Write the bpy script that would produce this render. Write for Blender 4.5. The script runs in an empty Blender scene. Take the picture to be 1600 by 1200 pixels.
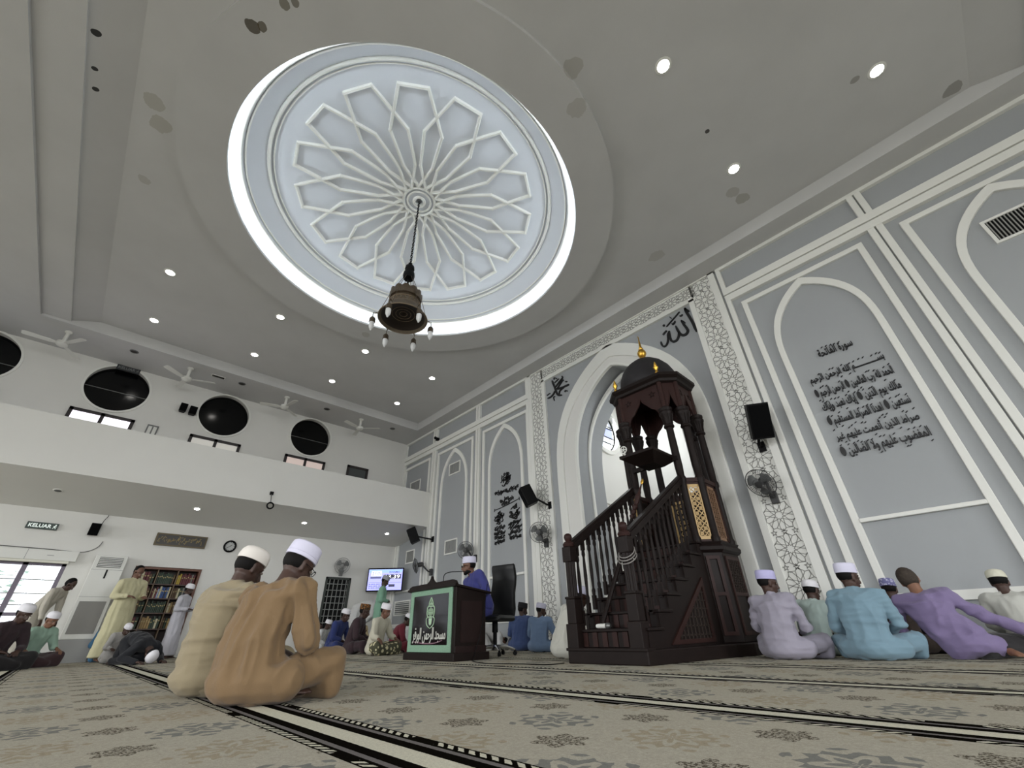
import bpy, bmesh, math, random, unicodedata
from mathutils import Vector, Matrix, noise
from math import sin, cos, pi, radians, sqrt, atan2

# ------------------------------------------------------------------ camera, world, light, exposure
SC = bpy.context.scene
COL = SC.collection
cam_d = bpy.data.cameras.new('camera')
cam_d.sensor_width = 36.0
cam_d.lens = 650.68 / 1600 * 36.0
cam_d.clip_start = 0.05
cam = bpy.data.objects.new('camera', cam_d)
COL.objects.link(cam)
_yaw, _pit, _rol = 0.80611703, 0.53705159, -0.02904005
_f = Vector((-sin(_yaw) * cos(_pit), cos(_yaw) * cos(_pit), sin(_pit)))
_r = Vector((cos(_yaw), sin(_yaw), 0)); _u = _r.cross(_f)
_r2 = _r * cos(_rol) + _u * sin(_rol); _u2 = -_r * sin(_rol) + _u * cos(_rol)
cam.matrix_world = Matrix(((_r2.x, _u2.x, -_f.x, 0), (_r2.y, _u2.y, -_f.y, 0), (_r2.z, _u2.z, -_f.z, 0.30), (0, 0, 0, 1)))
SC.camera = cam

SC.view_settings.view_transform = 'Standard'
SC.view_settings.look = 'None'
SC.view_settings.gamma = 1.0
SC.view_settings.use_curve_mapping = False
SC.view_settings.exposure = 0.0

wd = bpy.data.worlds.new('daylight_sky'); SC.world = wd; wd.use_nodes = True
_bg = wd.node_tree.nodes['Background']
_bg.inputs[0].default_value = (0.86, 0.93, 1.0, 1); _bg.inputs[1].default_value = 2.2

def area(name, loc, aim, sx, sy, power, col=(1, 1, 1), spread=None):
    d = bpy.data.lights.new(name, 'AREA'); d.shape = 'RECTANGLE'; d.size = sx; d.size_y = sy
    d.energy = power; d.color = col
    if spread: d.spread = radians(spread)
    o = bpy.data.objects.new(name, d); COL.objects.link(o); o.location = loc
    o.rotation_euler = (Vector(aim) - Vector(loc)).to_track_quat('-Z', 'Y').to_euler()
    return o
# daylight through the window bays of the right and rear walls (behind and beside the camera)
DAY = (0.985, 0.99, 1.0)
for k in range(3):
    area('window_daylight_right', (9.35, -5.2 + 4.4 * k, 2.5), (5.2, -5.2 + 4.4 * k, 0), 3.0, 4.0, 185, DAY, 112)
for k in range(4):
    area('window_daylight_rear', (-10.5 + 5.4 * k, -9.35, 2.4), (-10.5 + 5.4 * k, -5.0, 0), 3.0, 3.6, 185, DAY, 112)
# daylight through the round windows of the mihrab bay
area('niche_daylight', (-6.35, 9.35, 5.2), (-3.5, 9.3, 3.0), 1.1, 1.1, 120, (0.95, 0.98, 1.0))
area('niche_daylight', (-2.05, 9.35, 5.2), (-4.9, 9.3, 3.0), 1.1, 1.1, 120, (0.95, 0.98, 1.0))

# ------------------------------------------------------------------ helpers
def lin(c):
    return tuple((v / 12.92 if v <= 0.04045 else ((v + 0.055) / 1.055) ** 2.4) for v in c)
def rgb(r, g, b):
    return lin((r / 255, g / 255, b / 255))

class NX:
    """tiny expression builder for shader math nodes"""
    def __init__(s, nt, sock): s.nt, s.s = nt, sock
    def _op(s, op, *a):
        n = s.nt.nodes.new('ShaderNodeMath'); n.operation = op
        for i, v in enumerate((s,) + a):
            if isinstance(v, NX): s.nt.links.new(v.s, n.inputs[i])
            else: n.inputs[i].default_value = v
        return NX(s.nt, n.outputs[0])
    def __add__(s, o): return s._op('ADD', o)
    __radd__ = __add__
    def __sub__(s, o): return s._op('SUBTRACT', o)
    def __mul__(s, o): return s._op('MULTIPLY', o)
    __rmul__ = __mul__
    def __truediv__(s, o): return s._op('DIVIDE', o)
    def lt(s, o): return s._op('LESS_THAN', o)
    def gt(s, o): return s._op('GREATER_THAN', o)
    def abs(s): return s._op('ABSOLUTE')
    def sin(s): return s._op('SINE')
    def cos(s): return s._op('COSINE')
    def sqrt(s): return s._op('SQRT')
    def min(s, o): return s._op('MINIMUM', o)
    def max(s, o): return s._op('MAXIMUM', o)
    def atan2(s, o): return s._op('ARCTAN2', o)
    def mod(s, p):            # centred modulo
        return (s / p)._op('FRACT') * p
    def pingpong(s, p): return s._op('PINGPONG', p)
def nmix(nt, fac, a, b):
    n = nt.nodes.new('ShaderNodeMix'); n.data_type = 'RGBA'
    for sock, v in ((n.inputs[0], fac), (n.inputs[6], a), (n.inputs[7], b)):
        if isinstance(v, NX): nt.links.new(v.s, sock)
        elif hasattr(v, 'links'): nt.links.new(v, sock)
        elif isinstance(v, (int, float)): sock.default_value = v
        else: sock.default_value = (*v, 1)
    return n.outputs[2]
def nnoise(nt, vec, scale, detail=3, rough=0.55):
    n = nt.nodes.new('ShaderNodeTexNoise'); n.inputs['Scale'].default_value = scale
    n.inputs['Detail'].default_value = detail; n.inputs['Roughness'].default_value = rough
    nt.links.new(vec, n.inputs['Vector']); return NX(nt, n.outputs['Fac'])
def nbump(nt, bsdf, h, strength, dist):
    b = nt.nodes.new('ShaderNodeBump'); b.inputs['Strength'].default_value = strength; b.inputs['Distance'].default_value = dist
    nt.links.new(h.s, b.inputs['Height']); nt.links.new(b.outputs[0], bsdf.inputs['Normal'])

MATS = {}
def mat(name, col, rough=0.6, metal=0.0, var=0.0, vscale=6.0, bump=0.0, bscale=60.0, emit=0.0, ecol=None, alpha=1.0, trans=0.0, sheen=0.0, spec=None):
    if name in MATS: return MATS[name]
    m = bpy.data.materials.new(name); m.use_nodes = True; MATS[name] = m
    nt = m.node_tree; b = nt.nodes['Principled BSDF']
    b.inputs['Base Color'].default_value = (*col, 1); b.inputs['Roughness'].default_value = rough
    b.inputs['Metallic'].default_value = metal
    if spec is not None: b.inputs['Specular IOR Level'].default_value = spec
    if trans: b.inputs['Transmission Weight'].default_value = trans
    if alpha < 1: b.inputs['Alpha'].default_value = alpha
    if sheen: b.inputs['Sheen Weight'].default_value = sheen
    if emit:
        b.inputs['Emission Color'].default_value = (*(ecol or col), 1); b.inputs['Emission Strength'].default_value = emit
    if var or bump:
        tc = nt.nodes.new('ShaderNodeTexCoord')
    if var:
        f = nnoise(nt, tc.outputs['Object'], vscale, 5)
        hi = tuple(min(1, c * (1 + var)) for c in col); lo = tuple(c * (1 - var) for c in col)
        nt.links.new(nmix(nt, f, lo, hi), b.inputs['Base Color'])
    if bump:
        nbump(nt, b, nnoise(nt, tc.outputs['Object'], bscale, 3), 0.6, bump)
    return m

_ico = {}
def ico(sub):
    if sub not in _ico:
        bm = bmesh.new(); bmesh.ops.create_icosphere(bm, subdivisions=sub, radius=1)
        _ico[sub] = [v.co.copy() for v in bm.verts]; bm.free()
    return _ico[sub]

class MB:
    def __init__(s): s.bm = bmesh.new()
    def _faces(s, vs, fs):
        v = [s.bm.verts.new(p) for p in vs]
        for f in fs:
            try: s.bm.faces.new([v[i] for i in f])
            except ValueError: pass
        return v
    def box(s, x0, x1, y0, y1, z0, z1, M=None):
        vs = [Vector((x, y, z)) for z in (z0, z1) for y in (y0, y1) for x in (x0, x1)]
        if M: vs = [M @ v for v in vs]
        s._faces(vs, [(0, 2, 3, 1), (4, 5, 7, 6), (0, 1, 5, 4), (2, 6, 7, 3), (0, 4, 6, 2), (1, 3, 7, 5)]); return s
    def loft(s, rings, caps=True, closed=False):
        vv = [[s.bm.verts.new(p) for p in r] for r in rings]; n = len(rings[0])
        rr = list(zip(vv, vv[1:])) + ([(vv[-1], vv[0])] if closed else [])
        for a, b in rr:
            for i in range(n):
                j = (i + 1) % n
                try: s.bm.faces.new((a[i], a[j], b[j], b[i]))
                except ValueError: pass
        if caps and not closed:
            s.bm.faces.new(list(reversed(vv[0]))); s.bm.faces.new(vv[-1])
        return s
    def lathe(s, prof, c=(0, 0, 0), n=24, sx=1.0, sy=1.0, M=None, caps=True):
        rings = []
        for r, z in prof:
            ring = [Vector((c[0] + max(r, 1e-4) * sx * cos(2 * pi * i / n), c[1] + max(r, 1e-4) * sy * sin(2 * pi * i / n), c[2] + z)) for i in range(n)]
            if M: ring = [M @ v for v in ring]
            rings.append(ring)
        return s.loft(rings, caps)
    def tube(s, path, r, n=8, caps=True, closed=False):
        P = [Vector(p) for p in path]; rings = []
        rs = r if isinstance(r, (list, tuple)) else [r] * len(P)
        ref = None
        for i, p in enumerate(P):
            if closed: t = P[(i + 1) % len(P)] - P[i - 1]
            else: t = P[min(i + 1, len(P) - 1)] - P[max(i - 1, 0)]
            t.normalize()
            if ref is None: ref = t.orthogonal().normalized()
            ref = (ref - t * ref.dot(t)); ref = ref.normalized() if ref.length > 1e-6 else t.orthogonal().normalized()
            b = t.cross(ref)
            rings.append([p + (ref * cos(2 * pi * k / n) + b * sin(2 * pi * k / n)) * rs[i] for k in range(n)])
        return s.loft(rings, caps, closed)
    def prism(s, poly, plane, d0, d1):
        f = {'xz': lambda a, b, d: (a, d, b), 'yz': lambda a, b, d: (d, a, b), 'xy': lambda a, b, d: (a, b, d)}[plane]
        return s.loft([[Vector(f(a, b, d0)) for a, b in poly], [Vector(f(a, b, d1)) for a, b in poly]])
    def band(s, outer, inner, plane, d0, d1, closed=False):
        """solid strip between two equal-length open (or closed) outlines"""
        f = {'xz': lambda a, b, d: Vector((a, d, b)), 'yz': lambda a, b, d: Vector((d, a, b)), 'xy': lambda a, b, d: Vector((a, b, d))}[plane]
        rings = [[f(*o, d0), f(*o, d1), f(*i, d1), f(*i, d0)] for o, i in zip(outer, inner)]
        return s.loft(rings, not closed, closed)
    def hull(s, items, sub=2):
        pts = []
        for it in items:
            c, r = Vector(it[0]), it[1]; R = it[2] if len(it) > 2 else None
            if not isinstance(r, (tuple, list)): r = (r, r, r)
            for q in ico(sub):
                v = Vector((q.x * r[0], q.y * r[1], q.z * r[2]))
                if R: v = R @ v
                pts.append(c + v)
        vs = [s.bm.verts.new(p) for p in pts]
        res = bmesh.ops.convex_hull(s.bm, input=vs)
        dead = [g for g in res['geom_interior'] if isinstance(g, bmesh.types.BMVert)] + [g for g in res['geom_unused'] if isinstance(g, bmesh.types.BMVert)]
        bmesh.ops.delete(s.bm, geom=list(set(dead)), context='VERTS'); return s
    def ball(s, c, r, R=None, sub=2): return s.hull([(c, r, R) if R else (c, r)], sub)
    def xf(s, M): s.bm.transform(M); return s
    def build(s, name, m, parent=None, smooth=False, bevel=0.0, angle=40):
        bmesh.ops.recalc_face_normals(s.bm, faces=s.bm.faces)
        me = bpy.data.meshes.new(name); s.bm.to_mesh(me); s.bm.free()
        o = bpy.data.objects.new(name, me); COL.objects.link(o)
        if m: me.materials.append(m)
        if smooth:
            for p in me.polygons: p.use_smooth = True
            if smooth != 'all': me.set_sharp_from_angle(angle=radians(angle))
        if bevel:
            b = o.modifiers.new('bevel', 'BEVEL'); b.width = bevel; b.segments = 2; b.limit_method = 'ANGLE'; b.angle_limit = radians(35)
        if parent: o.parent = parent
        return o

def tag(o, label, cat, group=None, kind=None):
    if label: o['label'] = label
    if cat: o['category'] = cat
    if group: o['group'] = group
    if kind: o['kind'] = kind
    return o
def thing(name, label, cat, loc=(0, 0, 0), rotz=0.0, group=None):
    o = bpy.data.objects.new(name, None); COL.objects.link(o); o.empty_display_size = 0.1
    o.location = loc; o.rotation_euler = (0, 0, rotz); return tag(o, label, cat, group)
def struct(o): o['kind'] = 'structure'; return o
def dup(o, parent=None):
    c = o.copy(); COL.objects.link(c)
    if parent: c.parent = parent
    for ch in list(o.children): dup(ch, c)
    return c
def boolean(o, cutters):
    for c in cutters:
        md = o.modifiers.new('cut', 'BOOLEAN'); md.operation = 'DIFFERENCE'; md.solver = 'EXACT'; md.object = c
    bpy.context.view_layer.update()
    me = bpy.data.meshes.new_from_object(o.evaluated_get(bpy.context.evaluated_depsgraph_get()))
    o.modifiers.clear(); o.data = me
    for c in cutters: bpy.data.objects.remove(c, do_unlink=True)
    return o
def arch(cx, hw, zs, za, z0, n=16, p=3.2, q=.9):
    """pointed-arch outline, left foot - apex - right foot, as (x, z)"""
    L = [(cx - hw, z0)]
    for i in range(n + 1):
        t = 1 - (1 - i / n) ** 1.6
        L.append((cx - hw * (1 - t ** p) ** q, zs + (za - zs) * t))
    return L + [(2 * cx - x, z) for x, z in reversed(L[:-1])]

# Arabic text: contextual presentation forms, right to left
_AF = {}
for _cp in range(0xFE70, 0xFEFD):
    _d = unicodedata.decomposition(chr(_cp)).split()
    if len(_d) >= 2 and _d[0] in ('<isolated>', '<initial>', '<medial>', '<final>'):
        _AF.setdefault(''.join(chr(int(h, 16)) for h in _d[1:]), {})[_d[0][1:-1]] = chr(_cp)
_AF['\u0640'] = {'isolated': '\u0640', 'initial': '\u0640', 'medial': '\u0640', 'final': '\u0640'}
def shape_ar(s):
    t = []; i = 0
    while i < len(s):
        if len(s[i:i + 2]) == 2 and s[i] == '\u0644' and s[i:i + 2] in _AF: t.append(s[i:i + 2]); i += 2
        else: t.append(s[i]); i += 1
    out = []
    for i, c in enumerate(t):
        f = _AF.get(c)
        if not f: out.append(c); continue
        p = _AF.get(t[i - 1]) if i else None; n = _AF.get(t[i + 1]) if i + 1 < len(t) else None
        jp = bool(p and 'initial' in p and 'final' in f); jn = bool(n and 'final' in n and 'initial' in f)
        k = 'medial' if jp and jn and 'medial' in f else 'final' if jp else 'initial' if jn else 'isolated'
        out.append(f.get(k, c))
    return ''.join(reversed(out))
def text(name, body, m, M, width, height, depth=0.008, parent=None, bold=0.0, squash=True):
    """lettering as a mesh, centred, scaled to width x height, text plane = local xy of M"""
    cu = bpy.data.curves.new(name, 'FONT'); cu.body = body; cu.align_x = 'CENTER'; cu.extrude = 0.02; cu.offset = bold; cu.resolution_u = 3
    o = bpy.data.objects.new(name, cu); COL.objects.link(o)
    bpy.context.view_layer.update()
    me = bpy.data.meshes.new_from_object(o.evaluated_get(bpy.context.evaluated_depsgraph_get()))
    bpy.data.objects.remove(o, do_unlink=True); bpy.data.curves.remove(cu)
    xs = [v.co.x for v in me.vertices]; ys = [v.co.y for v in me.vertices]
    cx, cy = (min(xs) + max(xs)) / 2, (min(ys) + max(ys)) / 2
    fx = width / (max(xs) - min(xs)); fy = height / (max(ys) - min(ys)) if height else fx
    for v in me.vertices:
        v.co = M @ Vector(((v.co.x - cx) * fx, (v.co.y - cy) * fy, v.co.z / 0.02 * depth))
    me.materials.clear(); me.materials.append(m); me.name = name
    o = bpy.data.objects.new(name, me); COL.objects.link(o)
    if parent: o.parent = parent
    return o
MXZ = lambda x, y, z: Matrix.Translation((x, y, z)) @ Matrix.Rotation(pi / 2, 4, 'X')          # faces -y
MYZ = lambda x, y, z: Matrix.Translation((x, y, z)) @ Matrix.Rotation(pi / 2, 4, 'Z') @ Matrix.Rotation(pi / 2, 4, 'X')   # faces +x
def catmull(P, k=5):
    out = []
    for i in range(len(P) - 1):
        p0, p1, p2, p3 = P[max(i - 1, 0)], P[i], P[i + 1], P[min(i + 2, len(P) - 1)]
        for j in range(k):
            t = j / k
            out.append(tuple(0.5 * (2 * b + (c - a) * t + (2 * a - 5 * b + 4 * c - d) * t * t + (3 * b - a - 3 * c + d) * t ** 3) for a, b, c, d in zip(p0, p1, p2, p3)))
    return out + [tuple(P[-1])]
def stroke(mb, pts, w, y0, y1):
    """brush stroke on the x-z wall plane: tapered ribbon with thickness"""
    Q = catmull([tuple(p) for p in pts]) if len(pts) > 2 else [tuple(pts[0]), tuple((a + b) / 2 for a, b in zip(*pts)), tuple(pts[1])]
    rings = []
    for i, p in enumerate(Q):
        a, b = Q[max(i - 1, 0)], Q[min(i + 1, len(Q) - 1)]
        t = Vector((b[0] - a[0], b[1] - a[1])); t = t.normalized() if t.length > 1e-9 else Vector((1, 0))
        s = i / (len(Q) - 1); ww = w / 2 * (0.35 + 0.65 * min(1, 6 * min(s + .05, 1 - s + .02)))
        n = Vector((-t.y, t.x)) * ww
        rings.append([Vector((p[0] + n.x, y0, p[1] + n.y)), Vector((p[0] + n.x, y1, p[1] + n.y)), Vector((p[0] - n.x, y1, p[1] - n.y)), Vector((p[0] - n.x, y0, p[1] - n.y))])
    mb.loft(rings)

# ------------------------------------------------------------------ shared materials
M_WHITE = mat('white_wall_paint', rgb(226, 225, 220), 0.75, var=0.03, vscale=1.5, bump=0.002, bscale=220)
M_TRIM = mat('white_trim_paint', rgb(232, 232, 226), 0.6, var=0.02, vscale=2)
M_PANEL = mat('grey_blue_panel_paint', rgb(163, 166, 168), 0.8, var=0.04, vscale=2, bump=0.002, bscale=180)
M_LATT = mat('lattice_groove', rgb(152, 151, 146), 0.8)
M_WOOD = mat('dark_stained_teak', rgb(27, 19, 17), 0.5, var=0.35, vscale=9, bump=0.001, bscale=40, spec=.18)
M_WOODR = mat('reddish_stained_teak', rgb(48, 29, 26), 0.5, var=0.3, vscale=9, spec=.2)
M_GOLD = mat('polished_gold_metal', rgb(214, 168, 74), 0.28, 1.0)
M_GOLDWOOD = mat('gold_painted_fretwork', rgb(196, 164, 110), 0.5, var=0.15, vscale=20)
M_BLACK = mat('black_plastic', rgb(11, 11, 12), 0.5, spec=.15)
M_BLACKM = mat('black_letter_metal', rgb(22, 22, 24), 0.45)
M_GREYM = mat('grey_metal', rgb(120, 120, 118), 0.4, 0.8)
M_CHROME = mat('chrome_steel', rgb(205, 207, 210), 0.18, 1.0)
M_WHITEP = mat('white_plastic', rgb(222, 222, 216), 0.45)
M_GREYP = mat('grey_plastic', rgb(110, 112, 112), 0.5)
M_ANTIQUE = mat('antique_bronze', rgb(86, 74, 60), 0.5, 0.6, var=0.5, vscale=45, bump=0.004, bscale=120)
M_DARKGLASS = mat('dark_tinted_glass', rgb(7, 8, 9), 0.12, spec=0.3)
M_GLASS = mat('clear_glass', (1, 1, 1), 0.02, trans=1.0)
M_LAMP = mat('lit_lamp_lens', (1, 0.97, 0.9), 0.4, emit=30.0)
M_FROST = mat('frosted_lamp_glass', rgb(225, 226, 226), 0.4, alpha=0.9)
# ------------------------------------------------------------------ carpet
def carpet_material():
    m = bpy.data.materials.new('patterned_prayer_carpet'); m.use_nodes = True; nt = m.node_tree; b = nt.nodes['Principled BSDF']
    b.inputs['Roughness'].default_value = 0.95; b.inputs['Specular IOR Level'].default_value = 0.0
    geo = nt.nodes.new('ShaderNodeNewGeometry'); sp = nt.nodes.new('ShaderNodeSeparateXYZ'); P = geo.outputs['Position']
    nt.links.new(P, sp.inputs[0]); x, y = NX(nt, sp.outputs[0]), NX(nt, sp.outputs[1])
    rows = [-5.4, -4.15, -2.9, -1.65, -0.4, 0.863, 2.15, 3.33, 4.49, 5.65, 6.8]
    d = None; sd = None
    for r in rows:
        e = (y - r).abs(); d = e if d is None else d.min(e)
    wob = (nnoise(nt, P, 160, 2) - 0.5) * 0.006
    d = d + wob
    fine = nnoise(nt, P, 330, 2, 0.8) * .55 + nnoise(nt, P, 95, 2, .7) * .45; mid = nnoise(nt, P, 30, 4); big = nnoise(nt, P, 1.3, 2)
    base = nmix(nt, mid, rgb(182, 177, 162), rgb(212, 206, 190))
    base = nmix(nt, (big - 0.35) * 0.6, base, rgb(198, 188, 166))
    def cell(ox, oy):
        u, v = (x - (ox - .25)) / .5, (y - (oy - .25)) / .5
        iu, iv = u._op('FLOOR'), v._op('FLOOR')
        return (u - iu - .5) * .5, (v - iv - .5) * .5, ((iu + iv) * .5)._op('FRACT').gt(.25)
    def motif(col, r, lu, lv, petals, hatch, amount, base, sel=None):
        e = (lu * lu + lv * lv).sqrt() / r; th = lv.atan2(lu)
        inside = (e + (mid - .5) * .12).lt((th * petals).cos() * .16 + .84)
        if hatch: f = (nnoise(nt, P, 95, 3, .6)).gt(.50)             # broken dark strokes
        else:       # interlaced flower: ground shows through between rings and petals
            f = ((e * 12.5 + (th * petals).cos() * 1.9).sin() + (nnoise(nt, P, 60, 3) - .5) * 1.8).gt(-.2)
        k = inside * f * amount
        return nmix(nt, k * sel if sel is not None else k, base, col)
    lu, lv, par = cell(-1.41, 1.53)
    base = motif(rgb(112, 118, 120), .185, lu, lv, 6.0, False, .68, base, par * -1.0 + 1.0)
    base = motif(rgb(164, 146, 112), .185, lu, lv, 8.0, False, .45, base, par)
    lu, lv, par = cell(-1.66, 1.28)
    base = motif(rgb(62, 52, 38), .10, lu, lv, 6.0, True, .85, base)
    # prayer-row stripes
    black = rgb(22, 20, 17); cream = rgb(232, 228, 208); grey = rgb(132, 127, 125)
    lx = x * 120.0 + d * 150.0
    leaf = ((lx.sin() + (mid - 0.5) * 1.2).gt(-0.15)) * ((x * 5.2).sin().gt(-0.93)) * ((d - 0.136).abs().lt(0.0135))
    s = nmix(nt, leaf, black, cream)
    s = nmix(nt, d.lt(0.118), s, black); s = nmix(nt, d.lt(0.108), s, grey); s = nmix(nt, d.lt(0.086), s, black); s = nmix(nt, d.lt(0.041), s, cream)
    colr = nmix(nt, d.lt(0.157), base, s)
    dark = nmix(nt, (fine - 0.32) * 2.2, (0.22, 0.21, 0.20), (1, 1, 1))
    mul = nt.nodes.new('ShaderNodeMix'); mul.data_type = 'RGBA'; mul.blend_type = 'MULTIPLY'; mul.inputs[0].default_value = 0.6
    nt.links.new(colr, mul.inputs[6]); nt.links.new(dark, mul.inputs[7]); nt.links.new(mul.outputs[2], b.inputs['Base Color'])
    nbump(nt, b, fine, 0.5, 0.006)
    return m
X0, X1, Y0, Y1 = -13.2, 9.0, -9.0, 7.2
ZS, ZC, ZD = 6.40, 6.67, 6.57           # soffit, coffer ceiling, dropped disc
DC = Vector((-4.92, 2.34)); RR = 2.95   # dome axis and rim radius
struct(MB().box(X0 - .6, X1 + .3, Y0 - .3, 10.6, -0.2, 0).build('floor', carpet_material()))

# ------------------------------------------------------------------ ceiling
def ceiling_material():
    m = mat('ceiling_paint', rgb(206, 203, 196), 0.85, bump=0.003, bscale=150)
    nt = m.node_tree; b = nt.nodes['Principled BSDF']
    geo = nt.nodes.new('ShaderNodeNewGeometry'); sp = nt.nodes.new('ShaderNodeSeparateXYZ'); P = geo.outputs['Position']
    nt.links.new(P, sp.inputs[0]); x, y = NX(nt, sp.outputs[0]), NX(nt, sp.outputs[1])
    col = nmix(nt, nnoise(nt, P, 0.9, 4), rgb(190, 190, 189), rgb(208, 208, 207))
    wob = (nnoise(nt, P, 7, 3) - 0.5) * 0.16
    for sx, sy, r, a, c in ((-3.52, -.73, .075, .85, (66, 56, 34)), (-3.45, -.64, .05, .8, (78, 68, 44)), (-3.05, -.52, .06, .7, (88, 80, 54)), (-2.96, -.44, .045, .7, (80, 72, 48)), (-1.23, 2.46, .12, .3, (120, 112, 84)), (-1.5, 2.85, .13, .25, (120, 112, 84)),
                         (-5.39, -1.49, .12, .35, (136, 130, 104)), (-5.69, -1.38, .13, .35, (136, 130, 104)), (-6.87, -1.44, .09, .3, (130, 124, 104)), (-.5, 6.16, .11, .4, (118, 110, 88)), (-.57, 5.91, .1, .3, (118, 110, 88)), (2.2, 6.6, .1, .5, (90, 84, 70)), (1.28, 5.43, .05, .5, (96, 88, 72)), (-.4, 4.59, .035, .9, (40, 34, 28)),
                         (-4.8, -2.05, .045, .95, (20, 18, 16)), (-5.29, -2.05, .03, .95, (20, 18, 16)), (-5.59, -2.03, .035, .95, (20, 18, 16)), (-8.2, 3.0, .1, .25, (120, 112, 90)), (-2.2, 6.2, .14, .25, (128, 120, 96))):
        e = ((x - sx) * (x - sx) + (y - sy) * (y - sy)).sqrt() + wob * (r * 7)
        col = nmix(nt, e.lt(r) * a, col, rgb(*c))
    nt.links.new(col, b.inputs['Base Color']); return m
M_CEIL = ceiling_material()
CX0, CX1, CY0, CY1 = -11.85, 3.3, -2.58, 6.75
mb = MB()
# lowered perimeter soffit with its upstand faces
mb.box(X0, CX0, Y0, Y1, ZS, ZC + .3); mb.box(CX0, CX1, CY1, Y1 + 1, ZS, ZC + .3); mb.box(CX0, CX1, Y0, CY0, ZS, ZC + .3); mb.box(CX1, X1, Y0, Y1 + 1, ZS, ZC + .3)
# stepped and sloped strips at the rear and right edges of the coffer
mb.prism([(CY0, 6.46), (-2.12, 6.46), (-2.12, 6.5), (-1.69, ZC), (-1.69, ZC + .3), (CY0, ZC + .3)], 'yz', CX0, 2.8)
mb.prism([(CX1, 6.46), (2.82, 6.46), (2.82, 6.5), (2.36, ZC), (2.36, ZC + .3), (CX1, ZC + .3)], 'xz', CY0, CY1)
struct(mb.build('ceiling', M_CEIL))
def plate_hole(mb, rect, c, r, z, n=128):
    x0, x1, y0, y1 = rect; ang = sorted([2 * pi * i / n for i in range(n)] + [atan2(y - c[1], x - c[0]) % (2 * pi) for x in (x0, x1) for y in (y0, y1)])
    inn, out = [], []
    for a in ang:
        dx, dy = cos(a), sin(a); t = 1e9
        if abs(dx) > 1e-9: t = min(t, ((x1 if dx > 0 else x0) - c[0]) / dx)
        if abs(dy) > 1e-9: t = min(t, ((y1 if dy > 0 else y0) - c[1]) / dy)
        out.append(mb.bm.verts.new((c[0] + dx * t, c[1] + dy * t, z))); inn.append(mb.bm.verts.new((c[0] + dx * r, c[1] + dy * r, z)))
    for i in range(len(ang)):
        j = (i + 1) % len(ang); mb.bm.faces.new((out[i], out[j], inn[j], inn[i]))
mb = MB(); plate_hole(mb, (CX0, CX1, CY0, CY1), DC, 3.4, ZC); plate_hole(mb, (CX0, CX1, CY0, CY1), DC, 3.4, ZC + .12)
struct(mb.build('ceiling', M_CEIL))
# dropped disc round the dome
mb = MB(); mb.loft([[Vector((DC.x + r * cos(2 * pi * i / 160), DC.y + r * sin(2 * pi * i / 160), z)) for i in range(160)] for r, z in ((RR, ZD), (3.60, ZD), (3.60, ZC + .02), (3.2, ZC + .02), (3.2, ZD + .04), (RR, ZD + .05))], False, True)
struct(mb.build('ceiling', M_CEIL, smooth=True, angle=30))
# shallow dome: cove slope, bead rings and gently rising field
M_DOME = mat('dome_paint', rgb(216, 220, 226), 0.7, var=0.02, vscale=2)
def lathe_at(prof, n=160): return MB().lathe(prof, (DC.x, DC.y, 0), n, caps=False)
def field_z(r): return 7.26 + (7.62 - 7.26) * (1 - (r / 2.53) ** 2)
prof = [(3.2, ZD + .03), (3.16, 6.68), (3.05, 6.82), (2.90, 6.90), (2.84, 6.92), (2.80, 6.98), (2.55, 7.23)] + [(r, field_z(r)) for r in (2.5, 2.2, 1.9, 1.5, 1.0, .5, .05)]
struct(lathe_at(prof).build('ceiling', M_DOME, smooth=True, angle=25))
mb = MB()
for R_, zz, w, h in ((2.86, 6.90, .05, .05), (2.80, 6.95, .03, .03), (2.53, 7.22, .06, .06), (2.46, 7.26, .025, .025)):
    mb.tube([(DC.x + R_ * cos(a), DC.y + R_ * sin(a), zz) for a in [2 * pi * i / 128 for i in range(128)]], w / 2, 8, closed=True)
for R_, w in ((.30, .05), (.22, .04), (.10, .06)):
    mb.tube([(DC.x + R_ * cos(a), DC.y + R_ * sin(a), field_z(R_) - .02) for a in [2 * pi * i / 48 for i in range(48)]], w / 2, 8, closed=True)
struct(mb.build('trim_1', M_TRIM, smooth=True))
# sixteen interlaced petals in plaster strip
mb = MB(); NP = 16
def dome_pt(r, a, dz=0.0): return Vector((DC.x + r * cos(a), DC.y + r * sin(a), field_z(r) - dz))
for k in range(NP):
    a0 = 2 * pi * (k + .5) / NP; st = pi / NP
    L = [(0.33, a0), (.78, a0 - 1.7 * st), (1.44, a0 - 1.52 * st), (2.17, a0 - .52 * st), (2.17, a0 + .52 * st), (1.44, a0 + 1.52 * st), (.78, a0 + 1.7 * st)]
    for (r1, b1), (r2, b2) in zip(L, L[1:] + L[:1]):
        p, q = dome_pt(r1, b1), dome_pt(r2, b2); t = (q - p).normalized(); n = t.cross(Vector((0, 0, 1))).normalized() * .024
        rings = []
        for s in (0, .25, .5, .75, 1):
            c = p.lerp(q, s); rr = (c.xy - DC).length; c = c + t * (.02 * (2 * s - 1)); c.z = field_z(rr)
            rings.append([c - n * 1.2, c - n * .6 - Vector((0, 0, .05)), c + n * .6 - Vector((0, 0, .05)), c + n * 1.2])
        mb.loft(rings)
struct(mb.build('trim_2', M_TRIM))
# LED strip lying in the cove behind the rim
mb = MB(); mb.tube([(DC.x + 3.1 * cos(a), DC.y + 3.1 * sin(a), ZD + .075) for a in [2 * pi * i / 96 for i in range(96)]], .018, 6, closed=True)
tag(mb.build('cove_light_strip', mat('cove_led', (0.88, 0.95, 1.0), 0.5, emit=22.0)), 'cool white light strip hidden in the cove around the ceiling dome', 'light')

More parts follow.
